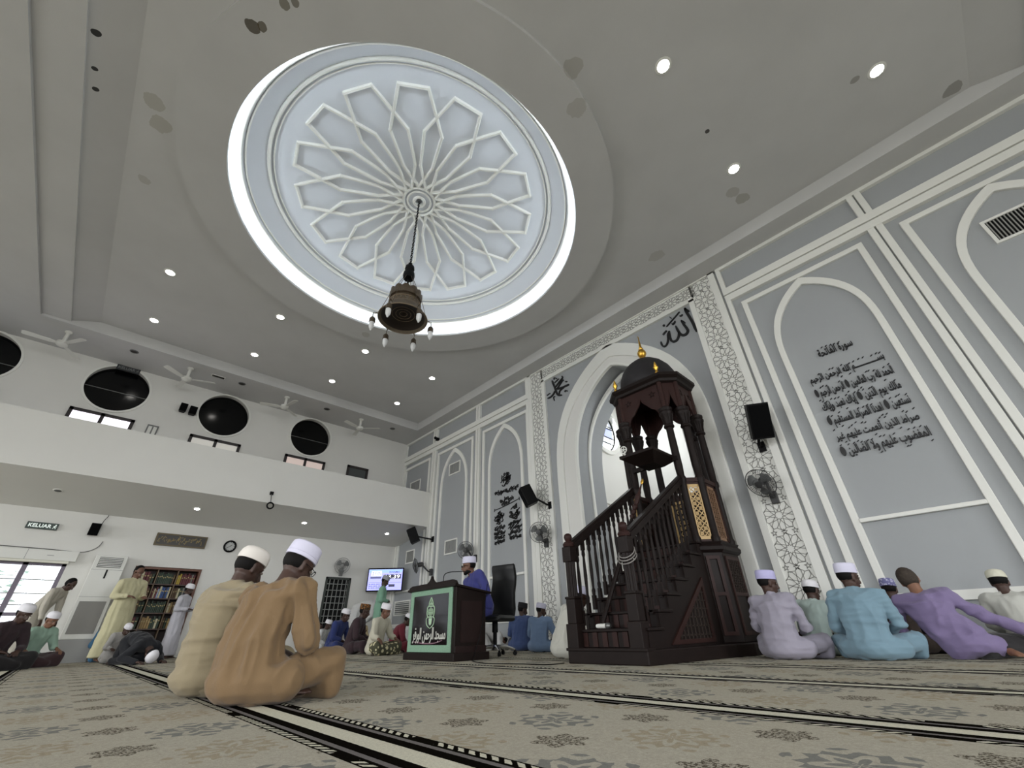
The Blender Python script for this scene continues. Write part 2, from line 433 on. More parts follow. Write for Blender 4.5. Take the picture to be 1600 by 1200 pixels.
# ------------------------------------------------------------------ qibla wall with the mihrab bay
W = 7.2; MCX = -4.2
wall = MB().box(X0 - .35, X1, W, W + .9, 0, ZC + .3).build('wall_front', M_PANEL)
c1 = MB().prism(arch(MCX, 1.27, 3.0, 5.52, -.1, 20, 3.1, .82), 'xz', W - .2, W + .46).build('cut', None)
c2 = MB().prism(arch(MCX, 1.24, 3.0, 5.36, -.1, 20, 3.1, .82), 'xz', W + .4, W + 1.2).build('cut', None)
boolean(wall, [c1, c2]); struct(wall)
# mihrab bay behind the opening
NX0, NX1, NY1 = -6.05, -2.35, 10.4
mb = MB().box(NX0 - .2, NX0, W + .9, NY1, 0, 6.3).build('wall_left', M_WHITE)
boolean(mb, [MB().lathe([(.66, 0), (.66, 1)], n=48).xf(Matrix.Translation((NX0 - .5, 9.35, 5.2)) @ Matrix.Rotation(pi / 2, 4, 'Y')).build('cut', None)]); struct(mb)
mb = MB().box(NX1, NX1 + .2, W + .9, NY1, 0, 6.3).build('wall_right', M_WHITE)
boolean(mb, [MB().lathe([(.66, 0), (.66, 1)], n=48).xf(Matrix.Translation((NX1 - .3, 9.35, 5.2)) @ Matrix.Rotation(pi / 2, 4, 'Y')).build('cut', None)]); struct(mb)
struct(MB().box(NX0 - .2, NX1 + .2, NY1, NY1 + .2, 0, 6.3).build('wall_front', M_WHITE))
struct(MB().box(NX0 - .2, NX1 + .2, W + .9, NY1 + .2, 6.3, 6.5).build('ceiling', M_WHITE))
struct(MB().box(NX0, NX0 + .03, W + .9, NY1, 3.02, 3.09).box(NX1 - .03, NX1, W + .9, NY1, 3.02, 3.09).box(NX0, NX1, NY1 - .03, NY1, 3.02, 3.09).build('trim_3', M_TRIM))
for sx, xx in ((1, NX0), (-1, NX1)):
    w = thing('window_1' if sx > 0 else 'window_2', None, None); struct(w)
    ring = lambda R_, x: [Vector((x, 9.35 + R_ * cos(2 * pi * i / 48), 5.2 + R_ * sin(2 * pi * i / 48))) for i in range(48)]
    MB().loft([ring(.66, xx + .06 * sx), ring(.78, xx + .06 * sx), ring(.78, xx - .005), ring(.66, xx - .005)], False, True).build('window_surround', M_TRIM, w, smooth=True)
    MB().tube(ring(.645, xx - .1 * sx), .022, 8, closed=True).build('window_frame', M_BLACK, w)
    b = MB()
    for dz in (-.34, -.16, .14, .2, .42): h = sqrt(.62 ** 2 - dz * dz); b.box(xx - .11 * sx - .01, xx - .11 * sx + .01, 9.35 - h, 9.35 + h, 5.2 + dz - .013, 5.2 + dz + .013)
    b.build('window_bars', M_BLACK, w)
    b = MB(); h = sqrt(.62 ** 2 - .16 ** 2); b.box(xx - .125 * sx - .004, xx - .125 * sx + .004, 9.35 - h, 9.35 + h, 5.2 - .16, 5.2 + .14); b.build('tinted_pane', mat('blue_tinted_pane', rgb(150, 158, 205), .4, emit=.6), w)

# --- white plaster work on the qibla wall
def frame_band(mb, xa, xb, z0, z1, t, d):        # inverted U
    mb.band([(xa, z0), (xa, z1), (xb, z1), (xb, z0)], [(xa + t, z0), (xa + t, z1 - t), (xb - t, z1 - t), (xb - t, z0)], 'xz', W - d, W + .01)
def arch_band(mb, cx, hw, zs, za, z0, t, d, y=W, p=3.2, q=.9):
    mb.band(arch(cx, hw, zs, za, z0, 16, p, q), arch(cx, hw - t, zs, za - t * 1.7, z0, 16, p, q), 'xz', y - d, y + .01)
bays = [(-12.33, .80, False, True), (-10.16, .94, True, False), (-7.84, .945, True, True), (-.375, .925, True, True), (1.94, .925, True, True), (4.25, .925, True, True)]
for i, (cx, hw, hasarch, ledge) in enumerate(bays):
    mb = MB(); frame_band(mb, cx - hw, cx + hw, .58, 5.43, .085, .045)
    if hasarch: arch_band(mb, cx, .685, 3.9, 5.345, .58, .085, .045)
    if ledge: mb.box(cx - .6, cx + .6, W - .06, W + .01, 1.41, 1.46)
    struct(mb.build('trim_%d' % (4 + i), M_TRIM, bevel=.008))
mb = MB()
for xa, xb in ((-13.2, -13.14), (-11.4, -11.30), (-11.27, -11.17), (-9.08, -8.99), (-8.97, -8.88), (-6.92, -6.84), (-1.52, -1.44), (.68, .765), (.785, .87), (2.98, 3.07), (3.09, 3.18), (5.3, 5.5)):
    mb.box(xa, xb, W - .07, W + .01, .58, 5.56)
    mb.box(xa, xb, W - .07, W + .01, 5.85, 6.33)
for xa, xb in ((-13.2, -6.84), (-1.52, 9.0)):
    for z0, z1, d in ((5.555, 5.69, .075), (5.705, 5.85, .09), (6.33, 6.40, .07)): mb.box(xa, xb, W - d, W + .01, z0, z1)
struct(mb.build('trim_10', M_TRIM, bevel=.006))
struct(MB().box(-13.2, -6.84, W - .05, W + .01, .48, .58).box(-1.52, 9, W - .05, W + .01, .48, .58).box(-13.2, -6.84, W - .04, W + .01, 0, .1).box(-1.52, 9, W - .04, W + .01, 0, .1).build('baseboard_front', M_TRIM))
# lattice portal around the mihrab
mb = MB()
for s in (-1, 1):
    q = lambda a, b: (MCX + s * a, MCX + s * b) if s > 0 else (MCX - b, MCX - a)
    for a, b, d in ((2.03, 2.13, .06), (2.52, 2.64, .06)): xa, xb = q(a, b); mb.box(xa, xb, W - d, W + .01, 0, 6.03 if a < 2.1 else 6.40)
    xa, xb = q(2.1, 2.55); mb.box(xa, xb, W - .03, W + .01, 0, 6.40)
mb.box(MCX - 2.13, MCX + 2.13, W - .06, W + .01, 5.98, 6.075); mb.box(MCX - 2.15, MCX + 2.15, W - .03, W + .01, 6.07, 6.40); mb.box(MCX - 2.64, MCX + 2.64, W - .06, W + .01, 6.37, 6.40)
struct(mb.build('trim_11', M_TRIM))
def girih(mb, segs, w, y):
    for (ax, az), (bx, bz) in segs:
        t = Vector((bx - ax, bz - az)); L = t.length
        if L < 1e-5: continue
        t /= L; n = Vector((-t.y, t.x)) * w / 2; e = t * w * .3
        P = [(ax - e.x + n.x, az - e.y + n.y), (bx + e.x + n.x, bz + e.y + n.y), (bx + e.x - n.x, bz + e.y - n.y), (ax - e.x - n.x, az - e.y - n.y)]
        mb._faces([Vector((p[0], y, p[1])) for p in P] + [Vector((p[0], y + .004, p[1])) for p in P], [(0, 1, 2, 3), (0, 4, 5, 1), (1, 5, 6, 2), (2, 6, 7, 3), (3, 7, 4, 0)])
def rosette(cx, cz, S, vert):
    """one cell of the ten-fold star pattern; S = pitch along the band"""
    segs = []; pol = lambda r, a: (cx + r * sin(a), cz + r * cos(a)) if vert else (cx + r * cos(a), cz + r * sin(a))
    hw = S * .42
    clip = lambda p: (max(cx - hw, min(cx + hw, p[0])), p[1]) if vert else (p[0], max(cz - hw * .8, min(cz + hw * .8, p[1])))
    for k in range(10):
        a = 2 * pi * k / 10; h = pi / 10
        segs += [(pol(.15 * S, a), pol(.10 * S, a + h)), (pol(.10 * S, a + h), pol(.15 * S, a + 2 * h))]
        v = [pol(.15 * S, a), pol(.27 * S, a - h * .95), pol(.40 * S, a - h * .62), pol(.475 * S, a), pol(.40 * S, a + h * .62), pol(.27 * S, a + h * .95)]
        v = [clip(p) for p in v]
        segs += list(zip(v, v[1:] + v[:1]))
        segs.append((clip(pol(.475 * S, a)), clip(pol(.40 * S, a + 2 * h - h * .62))))
    for off in (-.30, 0, .30):      # little five-point stars between rosettes
        ox, oz = (cx + off * S, cz + S / 2) if vert else (cx + S / 2, cz + off * .8 * S)
        pts = []
        for j in range(10):
            r = (.085 if j % 2 == 0 else .035) * S; a = pi * j / 5
            pts.append((ox + r * sin(a), oz + r * cos(a)))
        segs += list(zip(pts, pts[1:] + pts[:1]))
    return segs
mb = MB()
for bx in (MCX - 2.325, MCX + 2.325):
    for k in range(14): girih(mb, rosette(bx, .28 + k * .4665,   .4665, True), .0095, W - .034)
for k in range(13): girih(mb, rosette(MCX - 2.02 + k * .335, 6.225, .335, False), .009, W - .034)
struct(mb.build('trim_12', M_LATT))
# white arch mouldings of the mihrab
mb = MB(); arch_band(mb, MCX, 1.83, 3.0, 6.05, 0, .20, .06, W, 3.1, .82); struct(mb.build('trim_13', M_TRIM, bevel=.01))
mb = MB(); mb.band(arch(MCX, 1.64, 3.0, 5.76, 0, 16, 3.1, .82), arch(MCX, 1.27, 3.0, 5.52, 0, 16, 3.1, .82), 'xz', W - .03, W + .01); struct(mb.build('trim_14', M_WHITE))
mb = MB(); mb.band(arch(MCX, 1.275, 3.0, 5.45, 0, 16, 3.1, .82), arch(MCX, 1.235, 3.0, 5.36, 0, 16, 3.1, .82), 'xz', W + .40, W + .47)
mb.band(arch(MCX, 1.29, 3.0, 5.54, 0, 16, 3.1, .82), arch(MCX, 1.25, 3.0, 5.48, 0, 16, 3.1, .82), 'xz', W - .05, W + .03); struct(mb.build('trim_15', M_TRIM))

# ------------------------------------------------------------------ left wall and gallery
wl = MB().box(X0 - .35, X0, Y0, W, 0, 2.95).build('wall_left', M_WHITE)
cut = lambda y0, y1, z0, z1, dep=.6: MB().box(X0 - dep, X0 + .1, y0, y1, z0, z1).build('cut', None)
boolean(wl, [cut(-3.7, -.37, .1, 1.76), cut(.75, 2.02, 0.03, 1.80, .33), cut(5.06, 5.79, .02, 1.79, .2)]); struct(wl)
wu = MB().box(X0 - .35, X0, Y0, W, 2.95, ZC + .3).build('wall_left', M_WHITE)
RWIN = [-3.305, -0.975, 1.355, 3.755]
boolean(wu, [MB().lathe([(.615, 0), (.615, .28)], n=56).xf(Matrix.Translation((X0 - .22, y, 5.77)) @ Matrix.Rotation(pi / 2, 4, 'Y')).build('cut', None) for y in RWIN]); struct(wu)
struct(MB().box(X0 - .6, X0 - .34, Y0, W, 2.95, ZC).build('wall_left', M_WHITE))
GX = -11.33
mb = MB().prism([(X0, 2.79), (GX, 3.12), (GX, 4.175), (GX - .14, 4.175), (GX - .14, 3.4), (X0, 3.3)], 'xz', Y0, W)
struct(mb.build('wall_gallery', M_WHITE))
for i, y in enumerate(RWIN):
    w = struct(thing('window_%d' % (3 + i), None, None))
    ring = lambda R_, x: [Vector((x, y + R_ * cos(2 * pi * k / 56), 5.77 + R_ * sin(2 * pi * k / 56))) for k in range(56)]
    MB().loft([ring(.60, X0 + .03), ring(.645, X0 + .03), ring(.645, X0 - .01), ring(.60, X0 - .01)], False, True).build('window_surround', M_TRIM, w, smooth=True)
    MB().lathe([(.61, 0), (.61, .01)], n=56).xf(Matrix.Translation((X0 - .16, y, 5.77)) @ Matrix.Rotation(pi / 2, 4, 'Y')).build('window_pane', M_DARKGLASS, w)
    b = MB()
    for dz in ((-.04,) if i != 2 else ()): h = sqrt(.6 ** 2 - dz * dz); b.box(X0 - .15, X0 - .135, y - h, y + h, 5.77 + dz - .008, 5.77 + dz + .008)
    if len(b.bm.verts): b.build('glazing_bar', M_GREYM, w)
    else: b.bm.free()
# gallery doors below the round windows
for i, (y0, y1, zt, em, col) in enumerate(((-3.9, -2.7, 5.06, 1.1, (236, 240, 250)), (-1.58, -.39, 5.06, 1.3, (246, 240, 252)), (.77, 1.97, 5.03, .32, (215, 212, 205)), (3.15, 4.35, 5.06, .36, (228, 208, 200)), (5.07, 5.79, 5.15, 0, (70, 74, 74)))):
    d = struct(thing('door_%d' % (1 + i), None, None)); b = MB()
    b.box(X0, X0 + .05, y0, y1, zt - .07, zt); b.box(X0, X0 + .05, y0, y0 + .07, 3.3, zt); b.box(X0, X0 + .05, y1 - .07, y1, 3.3, zt)
    if em: b.box(X0, X0 + .05, (y0 + y1) / 2 - .035, (y0 + y1) / 2 + .035, 3.3, zt)
    b.build('door_frame', mat('dark_door_frame', rgb(44, 38, 38), .5), d)
    MB().box(X0, X0 + .02, y0 + .05, y1 - .05, 3.3, zt - .05).build('door_pane', mat('door_pane_%d' % i, rgb(*col), .5, emit=em) if em else mat('grey_door', rgb(*col), .6), d)  # pane emission stands in for daylight coming through the glass
# big sliding window, lower left
w = struct(thing('window_7', None, None)); fr = MB(); XF = X0 - .1
for y in (-3.68, -2.35, -.97, -.40): fr.box(XF - .03, XF + .03, y - .04, y + .04, .1, 1.76)
for z in (.12, .84, 1.74): fr.box(XF - .03, XF + .03, -3.7, -.37, z - .03, z + .03)
fr.build('window_frame', mat('violet_grey_aluminium', rgb(92, 84, 96), .4, .3), w)
fr = MB()
for z in (1.0, 1.2, 1.45): fr.box(XF - .012, XF + .012, -3.7, -.37, z - .009, z + .009)
fr.build('glazing_bars', M_GREYM, w)
MB().box(XF - .004, XF + .004, -3.7, -.37, .1, 1.76).build('window_pane', M_GLASS, w)
# grille door
d = struct(thing('door_6', None, None))
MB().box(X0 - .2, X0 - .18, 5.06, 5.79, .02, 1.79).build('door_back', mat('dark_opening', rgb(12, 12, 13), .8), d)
fr = MB()
for y in (5.08, 5.77): fr.box(X0 - .03, X0 + .02, y - .03, y + .03, .02, 1.79)
for z in (.05, 1.77): fr.box(X0 - .03, X0 + .02, 5.06, 5.79, z - .03, z + .03)
fr.build('door_frame', mat('green_grey_steel', rgb(74, 78, 74), .5, .4), d)
fr = MB()
for k in range(1, 6): fr.box(X0 - .015, X0 + .005, 5.06 + k * .1217 - .009, 5.06 + k * .1217 + .009, .05, 1.77)
for k in range(1, 11): fr.box(X0 - .013, X0 + .008, 5.08, 5.77, k * .162 - .009, k * .162 + .009)
fr.build('door_grille', mat('grey_steel_grille', rgb(150, 152, 148), .45, .5), d)
# rear and right walls with the window bays that light the hall
wb = MB().box(X0, X1, Y0 - .3, Y0, 0, ZC).build('wall_back', M_WHITE)
boolean(wb, [MB().box(-12 + 5.4 * k, -9 + 5.4 * k, Y0 - .5, Y0 + .2, .6, 4.2).build('cut', None) for k in range(4)]); struct(wb)
wr = MB().box(X1, X1 + .3, Y0, W, 0, ZC).build('wall_right', M_WHITE)
boolean(wr, [MB().box(X1 - .2, X1 + .5, -6.7 + 4.4 * k, -3.7 + 4.4 * k, .5, 4.5).build('cut', None) for k in range(3)]); struct(wr)
struct(MB().box(-40, 30, -40, 40, -.35, -.25).build('ground', mat('outdoor_paving', rgb(170, 168, 160), .9)))
struct(MB().box(X0 - .6, X1 + .3, Y0 - .3, 10.7, ZC + 1.3, ZC + 1.6).build('ceiling', M_CEIL))
# ------------------------------------------------------------------ minbar (stepped wooden pulpit)
class Kit:
    """builds parts given in world coordinates under one thing"""
    def __init__(s, name, label, cat, loc, group=None):
        s.root = thing(name, label, cat, loc, 0, group); s.off = Matrix.Translation(-Vector(loc))
    def part(s, mb, name, m, parent=None, label=None, **kw):
        o = mb.xf(s.off).build(name, m, parent or s.root, **kw)
        if label: o['label'] = label
        return o
K = Kit('minbar', 'tall dark wooden pulpit with stairs, columned canopy and black dome', 'pulpit', (-2.97, 4.03, 0))
OCT = [(-3.30, 5.75), (-2.56, 5.75), (-2.38, 5.93), (-2.38, 6.40), (-2.56, 6.58), (-3.30, 6.58), (-3.48, 6.40), (-3.48, 5.93)]
OC = Vector((-2.93, 6.165))
def octo(d): return [(OC.x + (x - OC.x) * (1 + d / .5), OC.y + (y - OC.y) * (1 + d / .42)) for x, y in OCT]
mb = MB().prism([(-3.45, 4.02), (-2.49, 4.02), (-2.42, 4.6), (-2.30, 5.55), (-2.22, 5.85), (-2.22, 6.48), (-2.5, 6.72), (-3.36, 6.72), (-3.64, 6.48), (-3.64, 5.8), (-3.5, 5.4)], 'xy', 0, .125)
K.part(mb, 'plinth', M_WOOD, bevel=.01)
NOSE = [(4.03, .14), (4.12, .305), (4.36, .464), (4.60, .625), (4.85, .785), (5.10, .945), (5.35, 1.10), (5.60, 1.25)]
for i, (y, z) in enumerate(NOSE):
    y2 = NOSE[i + 1][0] if i + 1 < len(NOSE) else 5.85; z0 = NOSE[i - 1][1] if i else .0
    mb = MB().box(-3.46, -2.48, y - .025, y2 + .03, z - .028, z).box(-3.40, -2.54, y + .005, y + .03, z0, z - .028)
    st = K.part(mb, 'step', M_WOOD, bevel=.006)
    for k in range(6): K.part(MB().box(-3.30 + k * .125, -3.24 + k * .125, y - .006, y + .006, z0 + .005, z - .03), 'riser_slat', M_WOODR, st)
for s, xa, xb in ((1, -2.545, -2.505), (-1, -3.435, -3.395)):
    P = [(4.10, .125)]
    for (y, z), (y2, _) in zip(NOSE[1:], NOSE[2:] + [(5.8, 0)]): P += [(y, z - .03), (y2, z - .03)]
    P += [(5.8, .125)]
    K.part(MB().prism(P, 'yz', xa, xb), 'stringer', M_WOOD)
# carved triangle under the stairs, right side
def lattice_grid(mb, quad, n, m, w, d, normal):
    """diagonal star fretwork on a parallelogram quad = origin, u, v"""
    O, U, V = (Vector(q) for q in quad); nrm = Vector(normal).normalized() * d
    def bar(a, b):
        p, q = O + U * a[0] + V * a[1], O + U * b[0] + V * b[1]
        t = (q - p).normalized(); s = t.cross(nrm).normalized() * w / 2
        mb.loft([[p - s, p + s, p + s + nrm, p - s + nrm], [q - s, q + s, q + s + nrm, q - s + nrm]])
    for k in range(-m, n + 1):
        for sg in (1, -1):
            pts = []
            for j in range(m + 1):
                i = k + j if sg > 0 else n - k - j
                if 0 <= i <= n: pts.append((i / n, j / m))
            if len(pts) > 1: bar(pts[0], pts[-1])
    for j in range(m):
        for i in range(n):
            c = ((i + .5) / n, (j + .5) / m)
            if (i + j) % 2 == 0:
                r = [(c[0] + .30 / n * cos(pi * a / 4 + .39), c[1] + .30 / m * sin(pi * a / 4 + .39)) for a in range(8)]
                for a, b in zip(r, r[1:] + r[:1]): bar(a, b)
tri = K.part(MB().band([(4.50, .15), (5.50, .82), (5.50, .15)], [(4.66, .19), (5.45, .72), (5.45, .19)], 'yz', -2.507, -2.487, closed=True), 'carved_panel', M_WOODR)
mb = MB()
for k in range(9):
    y = 4.72 + k * .085; mb.box(-2.505, -2.495, y, y + .012, .19, .19 + max(.02, (y - 4.66) * .67))
for k in range(6):
    z = .22 + k * .085; mb.box(-2.505, -2.495, 4.66 + (z - .19) / .67, 5.45, z, z + .012)
K.part(mb, 'fretwork', mat('dusty_carving', rgb(54, 46, 42), .75, spec=.2), tri)
# newel posts with turned finials
def newel(x, y):
    mb = MB().box(x - .075, x + .075, y - .075, y + .075, .125, .36).box(x - .06, x + .06, y - .06, y + .06, .36, .60).box(x - .068, x + .068, y - .068, y + .068, .60, .625)
    p = K.part(mb, 'newel_post', M_WOOD, bevel=.006)
    K.part(MB().box(x - .06, x + .06, y - .06, y + .06, .985, 1.15), 'newel_block', M_WOOD, p, bevel=.006)
    mb = MB(); rings = []
    for z in (.62, .99): rings.append([Vector((x + (.05 if i % 2 else .057) * cos(2 * pi * i / 32), y + (.05 if i % 2 else .057) * sin(2 * pi * i / 32), z)) for i in range(32)])
    mb.loft(rings); K.part(mb, 'fluted_shaft', M_WOOD, p)
    K.part(MB().lathe([(.03, 1.14), (.062, 1.155), (.07, 1.18), (.055, 1.205), (.03, 1.215), (.042, 1.235), (.05, 1.262), (.042, 1.29), (.02, 1.305)], (x, y, 0), 20), 'finial', M_WOODR, p, smooth=True)
newel(-3.37, 4.09); newel(-2.59, 4.09)
for x in (-3.37, -2.57):
    a, b = Vector((x, 4.12, 1.10)), Vector((x, 5.74, 2.06))
    mb = MB()
    for w, z0, z1 in ((.03, 0, .05), (.045, .05, .085), (.03, .085, .12)):
        mb.loft([[p + Vector((-w, 0, z0)), p + Vector((w, 0, z0)), p + Vector((w, 0, z1)), p + Vector((-w, 0, z1))] for p in (a, b)])
    K.part(mb, 'handrail', M_WOOD)
    for k in range(12):
        y = 4.23 + k * .125; zt = 1.10 + (y - 4.12) / 1.62 * .96 + .02
        zb = .30 + max(0, (y - 4.12)) * .64
        mb = MB().box(x - .02, x + .02, y - .02, y + .02, zb - .03, zb + .12).box(x - .02, x + .02, y - .02, y + .02, zt - .12, zt)
        mb.lathe([(.018, zb + .12), (.023, zb + .17), (.014, zb + .2), (.022, (zb + zt) / 2), (.014, zt - .2), (.023, zt - .17), (.018, zt - .12)], (x, y, 0), 8)
        K.part(mb, 'baluster', M_WOOD)
# octagonal tower
K.part(MB().prism(octo(.04), 'xy', .125, 1.15), 'tower_base', M_WOOD, bevel=.01)
K.part(MB().loft([[Vector((x, y, z)) for x, y in octo(d)] for d, z in ((.05, 1.12), (.08, 1.15), (.085, 1.19), (.06, 1.22), (.075, 1.25))]), 'base_cornice', M_WOOD)
def face(i, d=0.0):
    P = octo(d); a, b = Vector((*P[i], 0)), Vector((*P[(i + 1) % 8], 0)); t = (b - a).normalized(); return a, b, t, Vector((t.y, -t.x, 0))
for i in (1, 2, 6, 7):          # carved panels on the base
    a, b, t, n = face(i, .042); L = (b - a).length; mb = MB()
    for u0, u1, z0, z1 in ((.05, .09, .2, 1.08), (L - .09, L - .05, .2, 1.08), (.09, L - .09, .2, .24), (.09, L - .09, 1.04, 1.08), (.09, L - .09, .62, .66)):
        mb._faces([a + t * u + Vector((0, 0, z)) + n * d for d in (0, .015) for z in (z0, z1) for u in (u0, u1)], [(0, 2, 3, 1), (4, 5, 7, 6), (0, 1, 5, 4), (2, 6, 7, 3), (0, 4, 6, 2), (1, 3, 7, 5)])
    p = K.part(mb, 'base_panel', M_WOODR)
    if L > .4:
        mb = MB(); lattice_grid(mb, (a + t * .09 + Vector((0, 0, .66)), t * (L - .18), Vector((0, 0, .38))), 5, 6, .012, .01, n); K.part(mb, 'fretwork', MATS['dusty_carving'], p)
# balustrade with gold fretwork
for i in range(1, 8):
    a, b, t, n = face(i); L = (b - a).length; z0, z1 = 1.25, 2.06
    up = Vector((0, 0, 1)); mb = MB()
    def slab(mb, u0, u1, za, zb, d0, d1): mb._faces([a + t * u + up * z + n * d for d in (d0, d1) for z in (za, zb) for u in (u0, u1)], [(0, 2, 3, 1), (4, 5, 7, 6), (0, 1, 5, 4), (2, 6, 7, 3), (0, 4, 6, 2), (1, 3, 7, 5)])
    m_ = .03 if L < .4 else .10
    slab(mb, 0, L, z1, z1 + .06, -.035, .035); slab(mb, 0, m_, z0, z1, -.02, .02); slab(mb, L - m_, L, z0, z1, -.02, .02); slab(mb, 0, L, z0, z0 + .04, -.02, .02); slab(mb, 0, L, z1 - .03, z1, -.02, .02)
    pn = K.part(mb, 'balustrade_panel', M_WOODR)
    gm = M_GOLDWOOD if i in (1, 4, 7) else mat('brown_gold_fretwork', rgb(128, 98, 74), .55)  # darker brown-gold on the side and rear diagonal panels
    mb = MB(); g0, g1 = m_ + .005, L - m_ - .005
    for u0, u1, za, zb in ((g0, g0 + .028, z0 + .04, z1 - .03), (g1 - .028, g1, z0 + .04, z1 - .03), (g0, g1, z0 + .04, z0 + .08), (g0, g1, z1 - .07, z1 - .03)): slab(mb, u0, u1, za, zb, -.026 if i == 4 else .0, -.006 if i == 4 else .016)
    w_ = g1 - g0 - .056; nx = max(2, round(w_ / .075)); nz = round((z1 - z0 - .15) / (w_ / nx))
    lattice_grid(mb, (a + t * (g0 + .028) + up * (z0 + .08) + n * (-.022 if i == 4 else .002), t * w_, up * (z1 - z0 - .15)), nx, nz, .011, .012, n)
    K.part(mb, 'gold_fretwork' if gm is M_GOLDWOOD else 'fretwork', gm, pn)
    if i not in (1, 2):
        mb = MB(); slab(mb, g0, g1, z0 + .04, z1 - .03, -.006 if i == 4 else -.012, 0 if i == 4 else -.004); K.part(mb, 'backing_board', M_WOOD, pn)
# columns, capitals and colonettes
for x, y in OCT:
    mb = MB().lathe([(.06, 1.25), (.066, 1.3), (.05, 1.34), (.05, 2.05), (.064, 2.08), (.064, 2.13), (.050, 2.16), (.057, 2.3), (.053, 2.9), (.056, 2.95)], (x, y, 0), 16)
    c = K.part(mb, 'column', M_WOOD, smooth=True)
    mb = MB().lathe([(.056, 2.90), (.078, 2.92), (.078, 2.94), (.06, 2.96), (.07, 3.04), (.088, 3.10), (.106, 3.135), (.108, 3.16), (.09, 3.175), (.104, 3.20), (.106, 3.23), (.08, 3.25), (.05, 3.26)], (x, y, 0), 16)
    for k in range(8): mb.tube([(x + r * cos(k * pi / 4), y + r * sin(k * pi / 4), z) for r, z in ((.065, 2.97), (.075, 3.05), (.096, 3.12))], .009, 6)
    K.part(mb, 'capital', M_WOOD, c, smooth=True)
    K.part(MB().lathe([(.042, 3.24), (.042, 3.72)], (x, y, 0), 10), 'colonette', M_WOODR, c, smooth=True)
# ogee arch panels of the canopy
def ogee(L):
    P = [(0, 3.74), (L, 3.74), (L, 3.02)]
    for j in range(25):
        u = 1 - j / 12; au = abs(u)
        z = 3.0 + .36 * (1 - au ** 2.6) + .20 * math.exp(-au / .13) + (.03 * abs(sin(au * pi * 2.2)) if au < .9 else 0)
        P.append((L / 2 + u * (L / 2 - .02), z))
    return P + [(0, 3.02)]
for i in range(8):
    a, b, t, n = face(i); L = (b - a).length; mb = MB(); P = ogee(L)
    mb.loft([[a + t * u + Vector((0, 0, z)) + n * d for u, z in P] for d in (-.014, .014)])
    p = K.part(mb, 'arch_panel', M_WOODR)
    mb = MB(); Q = P[2:]
    for (u, z), (u2, z2) in zip(Q, Q[1:]):
        p1, p2 = a + t * u + Vector((0, 0, z)) + n * .016, a + t * u2 + Vector((0, 0, z2)) + n * .016
        mb.tube([p1, p2], .008, 5)
    K.part(mb, 'arch_bead', M_WOODR, p)
    if i in (0, 2, 4, 6):
        for u in (L * .2, L * .8):
            mb = MB(); c = a + t * u + Vector((0, 0, 3.55)) + n * .016
            pts = [c + t * ((.055 if k % 2 == 0 else .022) * sin(pi * k / 5)) + Vector((0, 0, (.055 if k % 2 == 0 else .022) * cos(pi * k / 5))) for k in range(10)]
            mb.tube(pts, .006, 5, closed=True); K.part(mb, 'star_ornament', M_WOOD, p)
K.part(MB().loft([[Vector((x, y, z)) for x, y in octo(d)] for d, z in ((.02, 3.70), (.05, 3.72), (.06, 3.76), (.10, 3.80), (.10, 3.85), (.02, 3.86))]), 'canopy_cornice', M_WOOD)
M_DOMEW = mat('black_dome_leather', rgb(40, 38, 40), .55, var=.15, vscale=8, spec=.25)
K.part(MB().lathe([(.46, 3.84), (.485, 3.92), (.49, 4.0), (.47, 4.12), (.42, 4.24), (.33, 4.36), (.22, 4.45), (.1, 4.50), (.02, 4.51)], (OC.x, OC.y, 0), 32), 'dome', M_DOMEW, smooth='all')
K.part(MB().lathe([(.055, 4.49), (.07, 4.51), (.05, 4.53), (.055, 4.56), (.035, 4.58), (.055, 4.60), (.078, 4.65), (.08, 4.69), (.06, 4.73), (.04, 4.755), (.045, 4.77), (.03, 4.785), (.034, 4.80), (.022, 4.83), (.012, 4.98), (.006, 5.0), (.012, 5.03), (.002, 5.08)], (OC.x, OC.y, 0), 20), 'finial', M_GOLD, smooth=True, label='gold spire finial')
for i in (0, 1, 4, 5):
    x, y = octo(.04)[i]
    K.part(MB().lathe([(.035, 3.85), (.04, 3.87), (.022, 3.90), (.02, 3.93), (.04, 3.96), (.042, 3.985), (.022, 4.0), (.028, 4.015), (.006, 4.09)], (x, y, 0), 14), 'finial', M_GOLD, smooth=True, label='small gold corner finial')
# speaker's book rest standing out over the stairs
mb = MB().loft([[Vector((x, y, z)) for x, y in P] for P, z in (([(-2.98, 5.35), (-2.72, 5.35), (-2.72, 5.65), (-2.98, 5.65)], 2.32), ([(-3.12, 5.12), (-2.58, 5.12), (-2.58, 5.80), (-3.12, 5.80)], 2.42), ([(-3.12, 5.12), (-2.58, 5.12), (-2.58, 5.80), (-3.12, 5.80)], 2.46))])
br = K.part(mb, 'book_rest', M_WOOD)
K.part(MB().box(-2.60, -2.52, 5.68, 5.76, 2.38, 2.44), 'bracket', M_WOOD, br); K.part(MB().box(-3.34, -3.08, 5.70, 5.76, 2.38, 2.44), 'bracket', M_WOOD, br)
mb = MB().tube([(-3.02 + .05 * cos(a), 5.10, 2.53 + .05 * sin(a)) for a in [2 * pi * k / 16 for k in range(16)]], .008, 6, closed=True)
for k in range(5): mb.tube([(-3.02, 5.10, 2.53), (-3.02 + .05 * cos(2 * pi * k / 5), 5.10, 2.53 + .05 * sin(2 * pi * k / 5))], .007, 6)
mb.box(-3.03, -3.01, 5.09, 5.13, 2.45, 2.48); K.part(mb, 'rosette_ornament', M_WHITEP, br)
